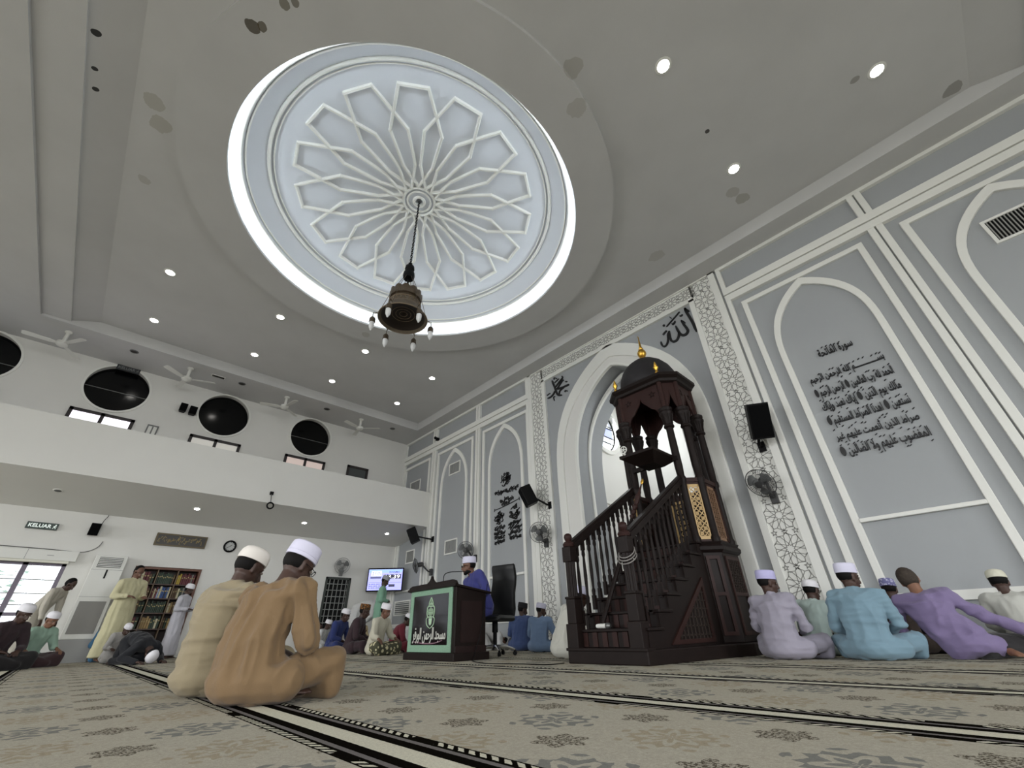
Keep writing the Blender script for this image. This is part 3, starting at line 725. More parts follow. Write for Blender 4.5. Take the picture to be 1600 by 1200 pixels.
# the preacher's staff leaning on the pulpit
sk = Kit('staff', 'long wooden preaching staff with ringed grip and gold tip leaning on the pulpit stairs', 'staff', (-3.16, 4.135, .14))
p0, p1 = Vector((-3.16, 4.135, .145)), Vector((-2.80, 5.08, 2.02)); ax = (p1 - p0).normalized(); L = (p1 - p0).length
MS = Matrix.Translation(p0) @ ax.to_track_quat('Z', 'Y').to_matrix().to_4x4()
sk.part(MB().lathe([(.022, 0), (.026, .3), (.024, L * .55), (.02, L * .72)], n=12, M=MS), 'shaft', M_WOOD, smooth=True)
sk.part(MB().lathe([(.02, L * .72), (.036, L * .735), (.02, L * .75), (.034, L * .77), (.02, L * .785), (.038, L * .80), (.022, L * .82), (.034, L * .835), (.03, L * .86), (.04, L * .875), (.02, L * .90), (.008, L * .97)], n=14, M=MS), 'turned_grip', M_WOODR, smooth=True)
sk.part(MB().lathe([(.010, L * .97), (.022, L * .985), (.018, L), (.003, L + .03)], n=12, M=MS), 'tip', M_GOLD, smooth=True, label='gold tip')
# coil of cable hanging on the right newel, microphone on the step
mb = MB()
for k, (r, dz, col) in enumerate(((.10, .0, 0), (.105, -.03, 0), (.11, -.06, 0))):
    mb.tube([(-2.59 + (.085 + .006 * k) * cos(a), 4.09 + (.085 + .006 * k) * sin(a), 1.0 + dz + .14 * (sin(a) * .5 - cos(a) * .1)) for a in [2 * pi * j / 28 for j in range(28)]], .006, 6, closed=True)
tag(mb.build('cable_coil', mat('grey_cable', rgb(126, 122, 118), .5), smooth=True), 'grey cable coil looped around the right pulpit newel post', 'cable')
k_ = Kit('microphone', 'white wireless microphone lying on the second pulpit step', 'microphone', (-3.10, 4.2, .305))
MM = Matrix.Translation((-3.17, 4.20, .331)) @ Matrix.Rotation(pi / 2, 4, 'Y')
k_.part(MB().lathe([(.018, 0), (.022, .02), (.024, .12), (.026, .125)], n=16, M=MM), 'handle', M_WHITEP, smooth=True)
k_.part(MB().lathe([(.026, .125), (.03, .14), (.03, .16), (.016, .18), (.002, .183)], n=16, M=MM), 'head', M_GREYM, smooth=True)

# ------------------------------------------------------------------ lectern, imam's chair, floor cable
K = Kit('lectern', 'dark wooden lectern with green-framed glass front and white Arabic script', 'lectern', (-5.63, 3.97, 0))
K.part(MB().box(-6.235, -5.025, 3.675, 4.265, 0, .09), 'plinth', M_WOOD, bevel=.008)
K.part(MB().prism([(3.715, .09), (3.715, .86), (4.225, .80), (4.225, .09)], 'yz', -6.195, -5.065), 'body', M_WOOD, bevel=.005)
K.part(MB().box(-5.066, -5.054, 3.80, 4.15, .20, .68).box(-5.066, -5.048, 3.72, 4.225, .09, .16), 'side_panel', mat('dark_wood_panel', rgb(36, 24, 23), .5, var=.2, vscale=8, spec=.2))
K.part(MB().prism([(3.66, .855), (3.66, .885), (4.30, .80), (4.30, .775)], 'yz', -6.235, -5.025), 'top', M_WOOD, bevel=.004)
cr = [(-6.235, .865), (-6.235, .885), (-6.20, .915), (-6.14, .93), (-5.74, .935), (-5.69, .96), (-5.66, .99), (-5.64, 1.03), (-5.62, .99), (-5.59, .96), (-5.54, .935), (-5.12, .94), (-5.06, .925), (-5.025, .885), (-5.025, .865)]
K.part(MB().prism(cr, 'xz', 3.675, 3.715), 'crest_board', M_WOOD, bevel=.004)
gf = MB().band([(-6.18, .075 + .02), (-6.18, .85), (-5.14, .85), (-5.14, .095)], [(-6.10, .175), (-6.10, .785), (-5.215, .785), (-5.215, .175)], 'xz', 3.70, 3.717, closed=True)
K.part(gf, 'green_frame', mat('speckled_green_veneer', rgb(126, 160, 136), .7, var=.35, vscale=60))
gl = K.part(MB().box(-6.10, -5.215, 3.708, 3.716, .175, .785), 'glass_panel', mat('smoked_glass', rgb(26, 20, 21), .10, spec=.25))
MW = mat('pale_lettering', rgb(205, 205, 196), .6); MG = mat('pale_green_emblem', rgb(168, 196, 164), .6)
o_ = text('panel_script', shape_ar('مسجد الرحمن الورقر'), MW, K.off @ MXZ(-5.66, 3.704, .29), .80, .19, .003, gl, bold=.004)
mb = MB(); ex, ez = -5.64, .585
def em(P, w): stroke(mb, [(ex + x, ez + z) for x, z in P], w, 3.702, 3.707)
for s in (-1, 1):
    em([(0, .17), (s * .045, .10), (s * .05, .06)], .014); em([(s * .05, .06), (s * .085, .04), (s * .09, -.03), (s * .07, -.08)], .016)
    em([(s * .07, -.08), (s * .1, -.1), (s * .08, -.17), (0, -.215)], .010); em([(s * .03, .03), (s * .03, -.06)], .02); em([(s * .055, .02), (s * .055, -.05)], .014)
    em([(s * .02, .1), (s * .025, .07)], .02)
em([(-.06, .055), (.06, .055)], .016); em([(-.09, -.005), (.09, -.005)], .014); em([(-.08, -.075), (.08, -.075)], .018); em([(0, .14), (0, .07)], .016); em([(0, .04), (0, -.07)], .022)
mb.prism([(ex - .04, ez - .09), (ex + .04, ez - .09), (ex + .03, ez - .16), (ex, ez - .18), (ex - .03, ez - .16)], 'xz', 3.703, 3.707)
K.part(mb, 'emblem', MG, gl)
mb = MB(); stroke(mb, [(-6.03, .215), (-5.75, .195), (-5.5, .20), (-5.33, .23)], .012, 3.702, 3.707); K.part(mb, 'flourish', mat('mauve_paint', rgb(128, 96, 108), .6), gl)
K = Kit('gooseneck_microphone', 'thin black gooseneck microphone bent toward the speaker on the lectern', 'microphone', (-5.73, 3.95, .865))
K.part(MB().lathe([(.035, .84), (.035, .87), (.01, .88)], (-5.73, 3.95, 0), 16), 'base', M_BLACK)
K.part(MB().tube(catmull([(-5.73, 3.95, .87), (-5.73, 3.95, 1.0), (-5.72, 3.96, 1.07), (-5.66, 4.0, 1.10), (-5.55, 4.10, 1.105), (-5.47, 4.18, 1.10)]), .006, 6), 'gooseneck', M_BLACK, smooth=True)
K.part(MB().tube([(-5.48, 4.17, 1.10), (-5.455, 4.195, 1.10), (-5.435, 4.215, 1.10), (-5.42, 4.23, 1.10)], [.008, .018, .018, .008], 10), 'foam_head', M_BLACK, smooth=True)
tag(MB().tube(catmull([(-5.05, 4.24, .9), (-5.0, 4.1, .35), (-5.02, 4.0, .06), (-4.95, 3.93, .008), (-4.75, 3.78, .006), (-4.31, 3.61, .006), (-3.85, 3.70, .006), (-3.5, 3.74, .006), (-3.48, 3.98, .006)], 8), .005, 6).build('floor_cable', M_BLACK, smooth=True), 'thin black cable running along the carpet from lectern to pulpit', 'cable')

K = Kit('office_chair', 'high-backed black leather office chair with chrome star base', 'chair', (-5.60, 4.86, 0))
K.root.rotation_euler = (0, 0, radians(14))
M_LEATH = mat('black_leather', rgb(26, 27, 27), .42, spec=.3, bump=.002, bscale=70)
def roundslab(mb, path, w, th, n=5):
    """upholstered panel swept along (y, z) path"""
    rings = []
    for i, (y, z) in enumerate(path):
        a, b = path[max(i - 1, 0)], path[min(i + 1, len(path) - 1)]
        t = Vector((0, b[0] - a[0], b[1] - a[1])).normalized(); nn = Vector((0, -t.z, t.y)); e = min(i, len(path) - 1 - i); k = (.55, .85, 1)[min(e, 2)]
        ww = w * (.93, .98, 1)[min(e, 2)]
        prof = [(-ww / 2, 0), (-ww / 2 + .015, .8), (-ww / 2 + .05, 1), (ww / 2 - .05, 1), (ww / 2 - .015, .8), (ww / 2, 0), (ww / 2 - .015, -.8), (ww / 2 - .05, -1), (-ww / 2 + .05, -1), (-ww / 2 + .015, -.8)]
        rings.append([Vector((K.root.location.x + x, K.root.location.y + y, z)) + nn * (d * th / 2 * k) for x, d in prof])
    mb.loft(rings); return mb
K.part(roundslab(MB(), [(-.26, .455), (-.255, .47), (-.2, .49), (0, .485), (.15, .485), (.2, .48), (.215, .475)], .50, .09), 'seat', M_LEATH, smooth=True)
K.part(roundslab(MB(), [(.20, .50), (.215, .53), (.235, .62), (.225, .72), (.23, .85), (.27, .98), (.285, 1.08), (.26, 1.20), (.245, 1.26), (.24, 1.28)], .47, .085), 'backrest', M_LEATH, smooth=True)
x, y = K.root.location.x, K.root.location.y
K.part(MB().lathe([(.03, .12), (.03, .3), (.045, .3), (.045, .44), (.12, .45)], (x, y, 0), 14), 'gas_lift', M_BLACK)
base = MB().lathe([(.05, .07), (.055, .14), (.03, .15)], (x, y, 0), 14)
for k in range(5):
    a = 2 * pi * k / 5 + .5; base.tube([(x + .03 * cos(a), y + .03 * sin(a), .12), (x + .17 * cos(a), y + .17 * sin(a), .115), (x + .30 * cos(a), y + .30 * sin(a), .075)], [.028, .022, .015], 8)
bs = K.part(base, 'star_base', M_CHROME, smooth=True)
for k in range(5):
    a = 2 * pi * k / 5 + .5; c = Vector((x + .30 * cos(a), y + .30 * sin(a), .031)); R_ = Matrix.Translation(c) @ Matrix.Rotation(a, 4, 'Z') @ Matrix.Rotation(pi / 2, 4, 'X')
    K.part(MB().lathe([(.022, -.022), (.03, -.018), (.03, -.004), (.018, 0), (.03, .004), (.03, .018), (.022, .022)], n=14, M=R_).box(c.x - .01, c.x + .01, c.y - .01, c.y + .01, .04, .075), 'caster', M_BLACK, bs)
# ------------------------------------------------------------------ chandelier
K = Kit('chandelier', 'antique bronze mosque chandelier with hanging glass lamps on a long chain', 'chandelier', (DC.x, DC.y, 4.6))
cx, cy = DC
ch = MB()
nl = 34
for k in range(nl):
    z = 5.92 + (7.58 - 5.92) * k / (nl - 1); M_ = Matrix.Translation((cx, cy, z)) @ Matrix.Rotation((k % 2) * pi / 2, 4, 'Z')
    ch.tube([M_ @ Vector((.017 * cos(a), 0, .036 * sin(a))) for a in [2 * pi * j / 10 for j in range(10)]], .0065, 5, closed=True)
K.part(ch, 'chain', M_BLACK, smooth=True)
K.part(MB().lathe([(.01, 5.52), (.085, 5.53), (.10, 5.59), (.092, 5.66), (.048, 5.69), (.055, 5.71), (.082, 5.75), (.075, 5.81), (.025, 5.83), (.025, 5.86), (.035, 5.89), (.012, 5.92)], (cx, cy, 0), 20), 'crown_knob', M_BLACK, smooth=True)
K.part(MB().tube([(cx, cy, 5.50), (cx, cy, 5.10)], .016, 8), 'stem', M_BLACK)
# scalloped gallery, drum and wide skirt
rings = []
for r, z, am in ((.20, 5.02, 0), (.25, 5.03, .008), (.255, 5.10, .012), (.25, 5.155, .014), (.235, 5.16, .014), (.235, 5.10, .010), (.2, 5.05, 0)):
    rings.append([Vector((cx + (r + am * abs(cos(6 * a))) * cos(a), cy + (r + am * abs(cos(6 * a))) * sin(a), z + (.03 * abs(cos(6 * a)) if am > .013 else 0))) for a in [2 * pi * j / 72 for j in range(72)]])
K.part(MB().loft(rings, False), 'scalloped_gallery', M_ANTIQUE, smooth=True)
K.part(MB().lathe([(.19, 5.06), (.21, 5.03), (.225, 4.97), (.25, 4.95), (.255, 4.90), (.265, 4.85), (.285, 4.83), (.30, 4.78), (.345, 4.70), (.375, 4.66), (.38, 4.645), (.37, 4.645), (.33, 4.69), (.27, 4.73), (.26, 4.75), (.2, 4.78)], (cx, cy, 0), 48, caps=False), 'skirt', mat('tarnished_brass', rgb(96, 86, 72), .5, .5, var=.5, vscale=60, bump=.004, bscale=140), smooth=True)
K.part(MB().lathe([(.375, 4.652), (.33, 4.686), (.27, 4.727), (.15, 4.752), (.03, 4.76)], (cx, cy, 0), 48, caps=False), 'inner_bowl', mat('blackened_bronze', rgb(40, 32, 27), .5, .4, bump=.004, bscale=90), smooth=True)
mb = MB()
for z, r in ((5.03, .215), (4.95, .253), (4.84, .272), (4.648, .382)): mb.tube([(cx + r * cos(a), cy + r * sin(a), z) for a in [2 * pi * j / 48 for j in range(48)]], .009, 6, closed=True)
for j in range(24):
    a = 2 * pi * j / 24
    mb.tube([(cx + .257 * cos(a), cy + .257 * sin(a), 4.93), (cx + .262 * cos(a + .1), cy + .262 * sin(a + .1), 4.89), (cx + .268 * cos(a), cy + .268 * sin(a), 4.86)], .006, 5)
for k in range(1, 5): mb.tube([(cx + .06 * k * cos(a), cy + .06 * k * sin(a), 4.752 - .003 * k) for a in [2 * pi * j / 32 for j in range(32)]], .005, 5, closed=True)
K.part(mb, 'filigree', mat('worn_bronze', rgb(128, 112, 92), .45, .6), smooth=True)
for k in range(6):
    a = radians(5 + 60 * k); dx, dy = cos(a), sin(a)
    P = lambda r, z: (cx + r * dx, cy + r * dy, z)
    K.part(MB().tube([P(.08, 5.55), P(.25, 5.14), P(.37, 4.72), P(.44, 4.65)], .0045, 5), 'guy_chain', M_ANTIQUE)
    la = K.part(MB().tube([P(.375, 4.66), P(.41, 4.69), P(.45, 4.68), P(.455, 4.63), P(.45, 4.58)], .006, 6), 'lamp_arm', M_ANTIQUE)
    K.part(MB().lathe([(.012, 4.585), (.03, 4.575), (.045, 4.55), (.048, 4.48), (.04, 4.475)], P(.45, 0), 14), 'lamp_cap', M_ANTIQUE, la, smooth=True)
    K.part(MB().lathe([(.038, 4.478), (.041, 4.44), (.038, 4.39), (.026, 4.36), (.014, 4.35), (.016, 4.335), (.004, 4.32)], P(.45, 0), 14), 'lamp_glass', M_FROST, la, smooth=True)

# ------------------------------------------------------------------ downlights
def downlight(loc, label, lit=True, group=None, r=.095, frame=M_TRIM, tilt=None):
    K = Kit('downlight', label, 'ceiling light', loc, group); x, y, z = loc
    K.part(MB().lathe([(r * .8, z - .012), (r, z - .012), (r * 1.12, z - .006), (r * 1.12, z), (r * .8, z)], (x, y, 0), 24, caps=False), 'trim_ring', frame, smooth=True)
    K.part(MB().lathe([(r * .82, z - .010), (r * .82, z - .004)], (x, y, 0), 24), 'lens', M_LAMP if lit else mat('unlit_lamp_lens', rgb(60, 58, 54), .4))
    if tilt: K.root.rotation_euler = tilt
GD = 'recessed downlights in the raised ceiling'
for row, x, ys in (('row beside the gallery', -10.98, (-.81, 1.29, 3.33, 5.43)), ('row beside the dome', -8.98, (-.79, 1.29, 3.37, 5.42))):
    for i, y in enumerate(ys):
        downlight((x, y, ZC), 'lit recessed downlight, %s in the %s counting from the prayer-niche wall' % (('fourth', 'third', 'second', 'first')[i], row), True, GD)
downlight((-.415, 3.33, ZC), 'lit recessed downlight above the right side, farthest from the prayer-niche wall', True, GD)
downlight((-.38, 5.49, ZC), 'lit recessed downlight directly above the large wall script', True, GD)
downlight((1.51, 5.52, ZC), 'lit recessed downlight at the far right end of the ceiling', True, GD)
for i, y in enumerate((-.96, 1.39, 3.75, 6.01)):
    downlight((-12.25, y, ZS), 'dark unlit downlight over the gallery, %s from the prayer-niche wall' % ('fourth', 'third', 'second', 'first')[i], False, 'unlit downlights over the gallery', .08, M_GREYP)
gs = atan2(.33, 1.87)
def gz(x): return 2.79 + (x - X0) * .33 / 1.87
for i, y in enumerate((-.98, 1.38, 3.82, 6.26)):
    x = -12.2; downlight((x, y, gz(x)), '%s downlight under the gallery, %s from the prayer-niche wall' % ('dark unlit' if i == 0 else 'lit', ('fourth', 'third', 'second', 'first')[i]), i > 0, 'downlights under the gallery', .07, M_TRIM, (0, -gs, 0))

# ------------------------------------------------------------------ ceiling fans and vent over the gallery
def ceiling_fan(y, label, a0):
    K = Kit('ceiling_fan', label, 'fan', (-12.25, y, ZS), 'white ceiling fans over the gallery'); x = -12.25
    K.part(MB().lathe([(.07, ZS), (.07, ZS - .03), (.03, ZS - .06)], (x, y, 0), 16), 'canopy', M_WHITEP)
    K.part(MB().lathe([(.035, ZS - .05), (.035, ZS - .27)], (x, y, 0), 10), 'rod', M_WHITEP)
    K.part(MB().lathe([(.04, ZS - .26), (.10, ZS - .28), (.11, ZS - .34), (.07, ZS - .38), (.02, ZS - .39)], (x, y, 0), 20), 'motor', M_WHITEP, smooth=True)
    for k in range(3):
        a = a0 + 2 * pi * k / 3; c, s = cos(a), sin(a)
        R_ = Matrix.Translation((x, y, ZS - .33)) @ Matrix.Rotation(a, 4, 'Z') @ Matrix.Rotation(.2, 4, 'X')
        K.part(MB().loft([[R_ @ Vector((r, w, z)) for w, z in ((-hw, 0), (hw, 0), (hw, .008), (-hw, .008))] for r, hw in ((.09, .03), (.2, .055), (.60, .065), (.63, .045))]), 'blade', M_WHITEP)
for y, l, a in ((-2.12, 'white ceiling fan at the far left end of the gallery', .6), (.2, 'white ceiling fan above the gallery beside the ceiling air vent', 1.2), (2.58, 'white ceiling fan above the third round window of the gallery', .2), (4.88, 'white ceiling fan nearest the corner with the patterned wall', .9)):
    ceiling_fan(y, l, a)
K = Kit('ceiling_vent', 'dark slotted air vent in the ceiling over the gallery', 'vent', (-12.25, .82, ZS))
K.part(MB().box(-12.31, -12.19, .66, .98, ZS - .01, ZS), 'frame', M_TRIM)
mb = MB()
for k in range(4): mb.box(-12.295 + k * .025, -12.28 + k * .025, .68, .96, ZS - .014, ZS - .008)
K.part(mb, 'slots', M_BLACK)

# ------------------------------------------------------------------ wall vents, fans, speakers
def vent(x0, x1, z0, z1, label, mload=M_GREYP, n=9, horiz=True):
    K = Kit('vent_grille', label, 'vent', ((x0 + x1) / 2, W, z0), 'air vents in the panelled wall'); t = .035
    K.part(MB().band([(x0, z0), (x0, z1), (x1, z1), (x1, z0)], [(x0 + t, z0 + t), (x0 + t, z1 - t), (x1 - t, z1 - t), (x1 - t, z0 + t)], 'xz', W - .025, W + .005, closed=True), 'frame', M_TRIM)
    mb = MB().box(x0 + t, x1 - t, W - .004, W + .002, z0 + t, z1 - t); K.part(mb, 'backing', mload)
    mb = MB()
    if horiz:
        for k in range(n): z = z0 + t + (z1 - z0 - 2 * t) * (k + .5) / n; mb.box(x0 + t, x1 - t, W - .018, W - .004, z - .007, z + .007)
    else:
        for k in range(n): x = x0 + t + (x1 - x0 - 2 * t) * (k + .5) / n; mb.box(x - .006, x + .006, W - .018, W - .004, z0 + t, z1 - t)
    K.part(mb, 'louvres', M_TRIM if mload is M_GREYP else mat('grey_louvre', rgb(150, 150, 146), .5))
M_VB = mat('light_grey_backing', rgb(150, 152, 152), .7)
vent(-10.43, -9.86, 4.49, 4.86, 'square air vent high under the second pointed arch from the corner', M_VB, 9, False)
vent(-10.45, -9.86, 2.20, 2.59, 'square air vent low on the wall beside the fan behind the lectern', M_VB, 9, False)
vent(-12.72, -12.08, 4.46, 4.84, 'square air vent partly hidden behind the gallery front at the corner', M_VB, 9, False)
vent(-12.55, -12.06, 2.20, 2.59, 'square air vent low on the wall above the screen in the corner', M_VB, 9, False)
vent(-12.95, -12.05, .80, 1.19, 'white slatted louvre low on the wall below the screen', M_GREYP, 6, True)
vent(1.64, 2.24, 4.45, 4.85, 'dark slotted air vent at the far right end of the wall', M_BLACK, 16, False)

def wall_fan(head, aim, mount, mdir, label, body, radius=.21):
    """caged wall fan: mount plate on the wall, arm, motor, guard, three blades"""
    K = Kit('wall_fan', label, 'fan', mount, 'wall fans'); h, m_, d = Vector(head), Vector(mount), Vector(aim).normalized(); md = Vector(mdir)
    Q = Matrix.Translation(h) @ d.to_track_quat('Z', 'Y').to_matrix().to_4x4()
    QM = Matrix.Translation(m_) @ md.to_track_quat('Z', 'Y').to_matrix().to_4x4()
    K.part(MB().box(-.05, .05, -.09, .09, 0, .06, QM), 'wall_bracket', body, bevel=.01)
    K.part(MB().tube([m_ + md * .04, m_ + md * .13 + Vector((0, 0, .02)), h - d * .14], [.022, .02, .026], 10), 'arm', body, smooth=True)
    K.part(MB().lathe([(.02, -.20), (.055, -.18), (.065, -.12), (.06, -.04), (.05, -.03)], n=20, M=Q), 'motor', body, smooth=True)
    mb = MB(); R_ = radius; circ = lambda r, z: [Q @ Vector((r * cos(2 * pi * k / 40), r * sin(2 * pi * k / 40), z)) for k in range(40)]
    mb.tube(circ(R_, .03), .006, 6, closed=True)
    for r, z in ((R_ * .72, .075), (R_ * .72, -.025), (R_ * .4, .095)): mb.tube(circ(r, z), .0025, 4, closed=True)
    for k in range(44):
        a = 2 * pi * k / 44; c, s = cos(a), sin(a)
        mb.tube([Q @ Vector((r * c, r * s, z)) for r, z in ((.05, .10), (R_ * .72, .075), (R_, .03), (R_ * .72, -.025), (.06, -.04))], .0019, 4)
    K.part(mb, 'guard', body)
    K.part(MB().lathe([(.05, .098), (.05, .106), (.01, .112)], n=20, M=Q), 'badge', body)
    K.part(MB().lathe([(.035, .0), (.035, .06), (.01, .07)], n=16, M=Q), 'hub', body)
    for k in range(3):
        a = 2 * pi * k / 3 + .4
        rings = []
        for r, w0, w1, tw in ((.03, -.2, .2, .025), (.08, -.5, .5, .025), (R_ * .75, -.55, .6, .02), (R_ * .88, -.3, .45, .014)):
            rings.append([Q @ Vector((r * cos(a + b), r * sin(a + b), .03 + tw * s_ + e)) for b, s_, e in ((w0, -1, 0), (0, 0, .004), (w1, 1, 0), (w1, 1, .003), (0, 0, .007), (w0, -1, .003))])
        K.part(MB().loft(rings), 'blade', mat('smoky_fan_blade', rgb(112, 114, 114), .4, alpha=.75), smooth=True)
M_FAND = mat('charcoal_plastic', rgb(58, 58, 58), .5); M_FANG = mat('mid_grey_plastic', rgb(120, 120, 118), .5)
wall_fan((-11.37, 6.88, 2.02), (-.58, -.8, -.2), (-11.0, W - .03, 1.82), (0, -1, 0), 'grey caged wall fan seen edge-on near the corner', M_FAND)
wall_fan((-9.02, 6.86, 2.12), (.55, -.80, -.2), (-8.94, W - .07, 1.93), (0, -1, 0), 'dark caged wall fan above the head of the seated speaker', M_FAND)
wall_fan((-6.43, 6.86, 2.14), (.5, -.82, -.2), (-6.50, W - .035, 1.96), (0, -1, 0), 'dark caged wall fan on the lattice band left of the mihrab', M_FAND)
wall_fan((-1.87, 6.84, 2.11), (-.25, -.8, -.52), (-1.85, W - .035, 1.93), (0, -1, 0), 'dark caged wall fan on the lattice band right of the mihrab', M_FAND)
wall_fan((-12.88, 5.34, 2.08), (.85, -.45, -.25), (X0, 5.45, 1.92), (1, 0, 0), 'pale grey caged wall fan above the grille door', M_FANG)

def speaker(c, aim, size, label, mount=None, group=None, roll=0):
    K = Kit('speaker', label, 'speaker', c, group); w, h, dp = size
    Q = Matrix.Translation(c) @ Vector(aim).to_track_quat('Z', 'Y').to_matrix().to_4x4() @ Matrix.Rotation(roll, 4, 'Z')
    mb = MB(); mb.loft([[Q @ Vector(p) for p in ((-w / 2 * k, -h / 2, z), (w / 2 * k, -h / 2, z), (w / 2 * k, h / 2, z), (-w / 2 * k, h / 2, z))] for k, z in ((.75, -dp / 2), (1, dp / 2 - .02), (.97, dp / 2))])
    K.part(mb, 'cabinet', M_BLACK, bevel=.01)
    K.part(MB().box(-w * .45, w * .45, -h * .45, h * .45, dp / 2, dp / 2 + .012, Q), 'grille', mat('black_speaker_cloth', rgb(9, 9, 10), .95, spec=.1, bump=.002, bscale=300))
    if mount:
        m_ = Vector(mount[0]); d = Vector(mount[1]); e = Q @ Vector((0, -h * .2, -dp / 2 + .03))
        QM = Matrix.Translation(m_) @ d.to_track_quat('Z', 'Y').to_matrix().to_4x4()
        K.part(MB().box(-.05, .05, -.08, .08, 0, .03, QM).tube([m_ + d * .02, m_ + d * .12, e], .022, 8), 'wall_bracket', M_BLACK)
speaker((-11.42, 6.72, 2.84), (-.55, -.72, -.42), (.27, .42, .26), 'black wall speaker tilted down at the gallery end near the corner', ((-11.05, W - .03, 2.72), (0, -1, 0)), 'tilted wall speakers')
speaker((-6.60, 6.74, 2.95), (-.55, -.72, -.42), (.28, .44, .26), 'black wall speaker tilted down on the lattice band left of the mihrab', ((-6.32, W - .035, 2.74), (0, -1, 0)), 'tilted wall speakers')
speaker((-1.62, 6.78, 3.0), (.45, -.75, -.40), (.30, .54, .28), 'large black wall speaker on the lattice band right of the mihrab', ((-1.78, W - .035, 2.72), (0, -1, 0)), 'tilted wall speakers')
speaker((X0 + .08, .405, 5.66), (1, 0, 0), (.16, .23, .14), 'small black speaker, left of a pair on the gallery wall', None, 'pair of small speakers on the gallery wall')
speaker((X0 + .08, .625, 5.64), (1, 0, 0), (.17, .23, .14), 'small black speaker, right of a pair on the gallery wall', None, 'pair of small speakers on the gallery wall')
speaker((X0 + .09, -.20, 2.46), (1, 0, -.15), (.17, .25, .16), 'small black speaker below the gallery beside the exit sign')
tag(MB().tube(catmull([(X0 + .015, -.13, 2.58), (X0 + .012, -.11, 2.68), (X0 + .012, -.08, 2.76), (X0 + .012, -.08, 2.79)]), .006, 6).build('speaker_cable', M_BLACK), 'short black cable rising from the small speaker to the ceiling', 'cable')
tag(MB().tube(catmull([(X0 + .012, -2.6, 2.03), (X0 + .012, -1.4, 2.02), (X0 + .012, -.7, 2.01), (X0 + .012, -.32, 1.99), (X0 + .012, -.15, 2.02), (X0 + .012, -.02, 2.12), (X0 + .012, .02, 2.24)]), .008, 6).build('wall_conduit', M_GREYM), 'thin grey cable running along the top of the window pelmet', 'cable')
K = Kit('security_camera', 'small black camera on the white band high in the corner', 'camera', (-11.16, W - .09, 5.98))
K.part(MB().ball((-11.16, W - .14, 5.98), .05, sub=3), 'dome_housing', M_BLACK, smooth=True); K.part(MB().box(-11.2, -11.12, W - .1, W + .005, 5.9, 6.0), 'bracket', M_BLACK)
K = Kit('pendant_ring', 'small black pendant ring hanging on the gallery front', 'hook', (GX, 2.64, 3.2))
K.part(MB().box(GX - .005, GX + .03, 2.60, 2.68, 3.31, 3.39), 'mount', M_BLACK); K.part(MB().tube([(GX + .02, 2.64, 3.33), (GX + .05, 2.65, 3.2), (GX + .05, 2.66, 3.12)], .012, 6), 'stem', M_GREYM)
K.part(MB().tube([(GX + .05, 2.67 + .07 * cos(a), 3.05 + .07 * sin(a)) for a in [2 * pi * k / 24 for k in range(24)]], .018, 8, closed=True), 'ring', M_BLACK, smooth=True)

# ------------------------------------------------------------------ screen in the corner
K = Kit('television', 'wall-mounted flat screen showing the prayer clock in the corner', 'television', (-12.60, 6.59, 1.74))
tv = (Vector((-12.28, 6.98, 0)) - Vector((-12.93, 6.20, 0))).normalized(); TM = Matrix.Translation((-12.605, 6.59, 1.745)) @ Matrix(((tv.x, 0, tv.y, 0), (tv.y, 0, -tv.x, 0), (0, 1, 0, 0), (0, 0, 0, 1)))
K.part(MB().box(-.53, .53, -.32, .32, -.05, 0, TM), 'casing', M_BLACK, bevel=.006)
K.part(MB().box(-.06, .06, -.06, .06, -.84, -.04, TM), 'wall_bracket', M_BLACK)
def scr(name, x0, x1, y0, y1, col, e, z=.004, par=None): return K.part(MB().box(x0, x1, y0, y1, 0, z, TM), name, mat('screen_%s' % name, rgb(*col), .3, emit=e), par)
sc_ = scr('screen', -.50, .50, -.285, .285, (178, 180, 255), .85)
scr('header_bar', -.49, .49, .19, .28, (158, 190, 255), .9, .005, sc_)
scr('date_tile', -.42, -.28, .10, .24, (235, 238, 255), 1.0, .007, sc_); scr('month_tile', -.26, -.12, .10, .24, (235, 238, 255), 1.0, .007, sc_)
scr('caption_bar', -.44, -.12, .03, .085, (96, 98, 150), .5, .007, sc_); scr('clock_bar', -.02, .46, .02, .14, (36, 34, 70), .35, .006, sc_)
scr('divider', -.48, .48, -.085, -.075, (130, 130, 190), .6, .006, sc_); scr('notice_box', .12, .30, -.2, -.13, (50, 50, 88), .4, .006, sc_)
MTX = mat('screen_text_white', (1, 1, 1), .4, emit=1.2); MTB = mat('screen_text_blue', rgb(90, 92, 150), .4, emit=.4)
TL = K.off @ TM
text('clock_digits', '13.39', MTX, TL @ Matrix.Translation((.22, .08, .0075)), .42, .10, .001, sc_, bold=.005)
text('date_digits', '21', MTB, TL @ Matrix.Translation((-.35, .17, .0085)), .09, .09, .001, sc_); text('month_digits', '01', MTB, TL @ Matrix.Translation((-.19, .17, .0085)), .09, .09, .001, sc_)
text('header_text', 'KHAMIS', MTB, TL @ Matrix.Translation((.26, .205, .0065)), .30, .05, .001, sc_, bold=.01)
for r in range(3):
    mb = MB().box(-.46, .10, -.131 - r * .05, -.128 - r * .05, .005, .0065, TM)
    for k in range(8): mb.box(-.46 + k * .07, -.42 + k * .07 + .02 * ((k * 7 + r) % 2), -.130 - r * .05, -.113 - r * .05, .005, .007, TM)
    K.part(mb, 'schedule_line', MTB, sc_)

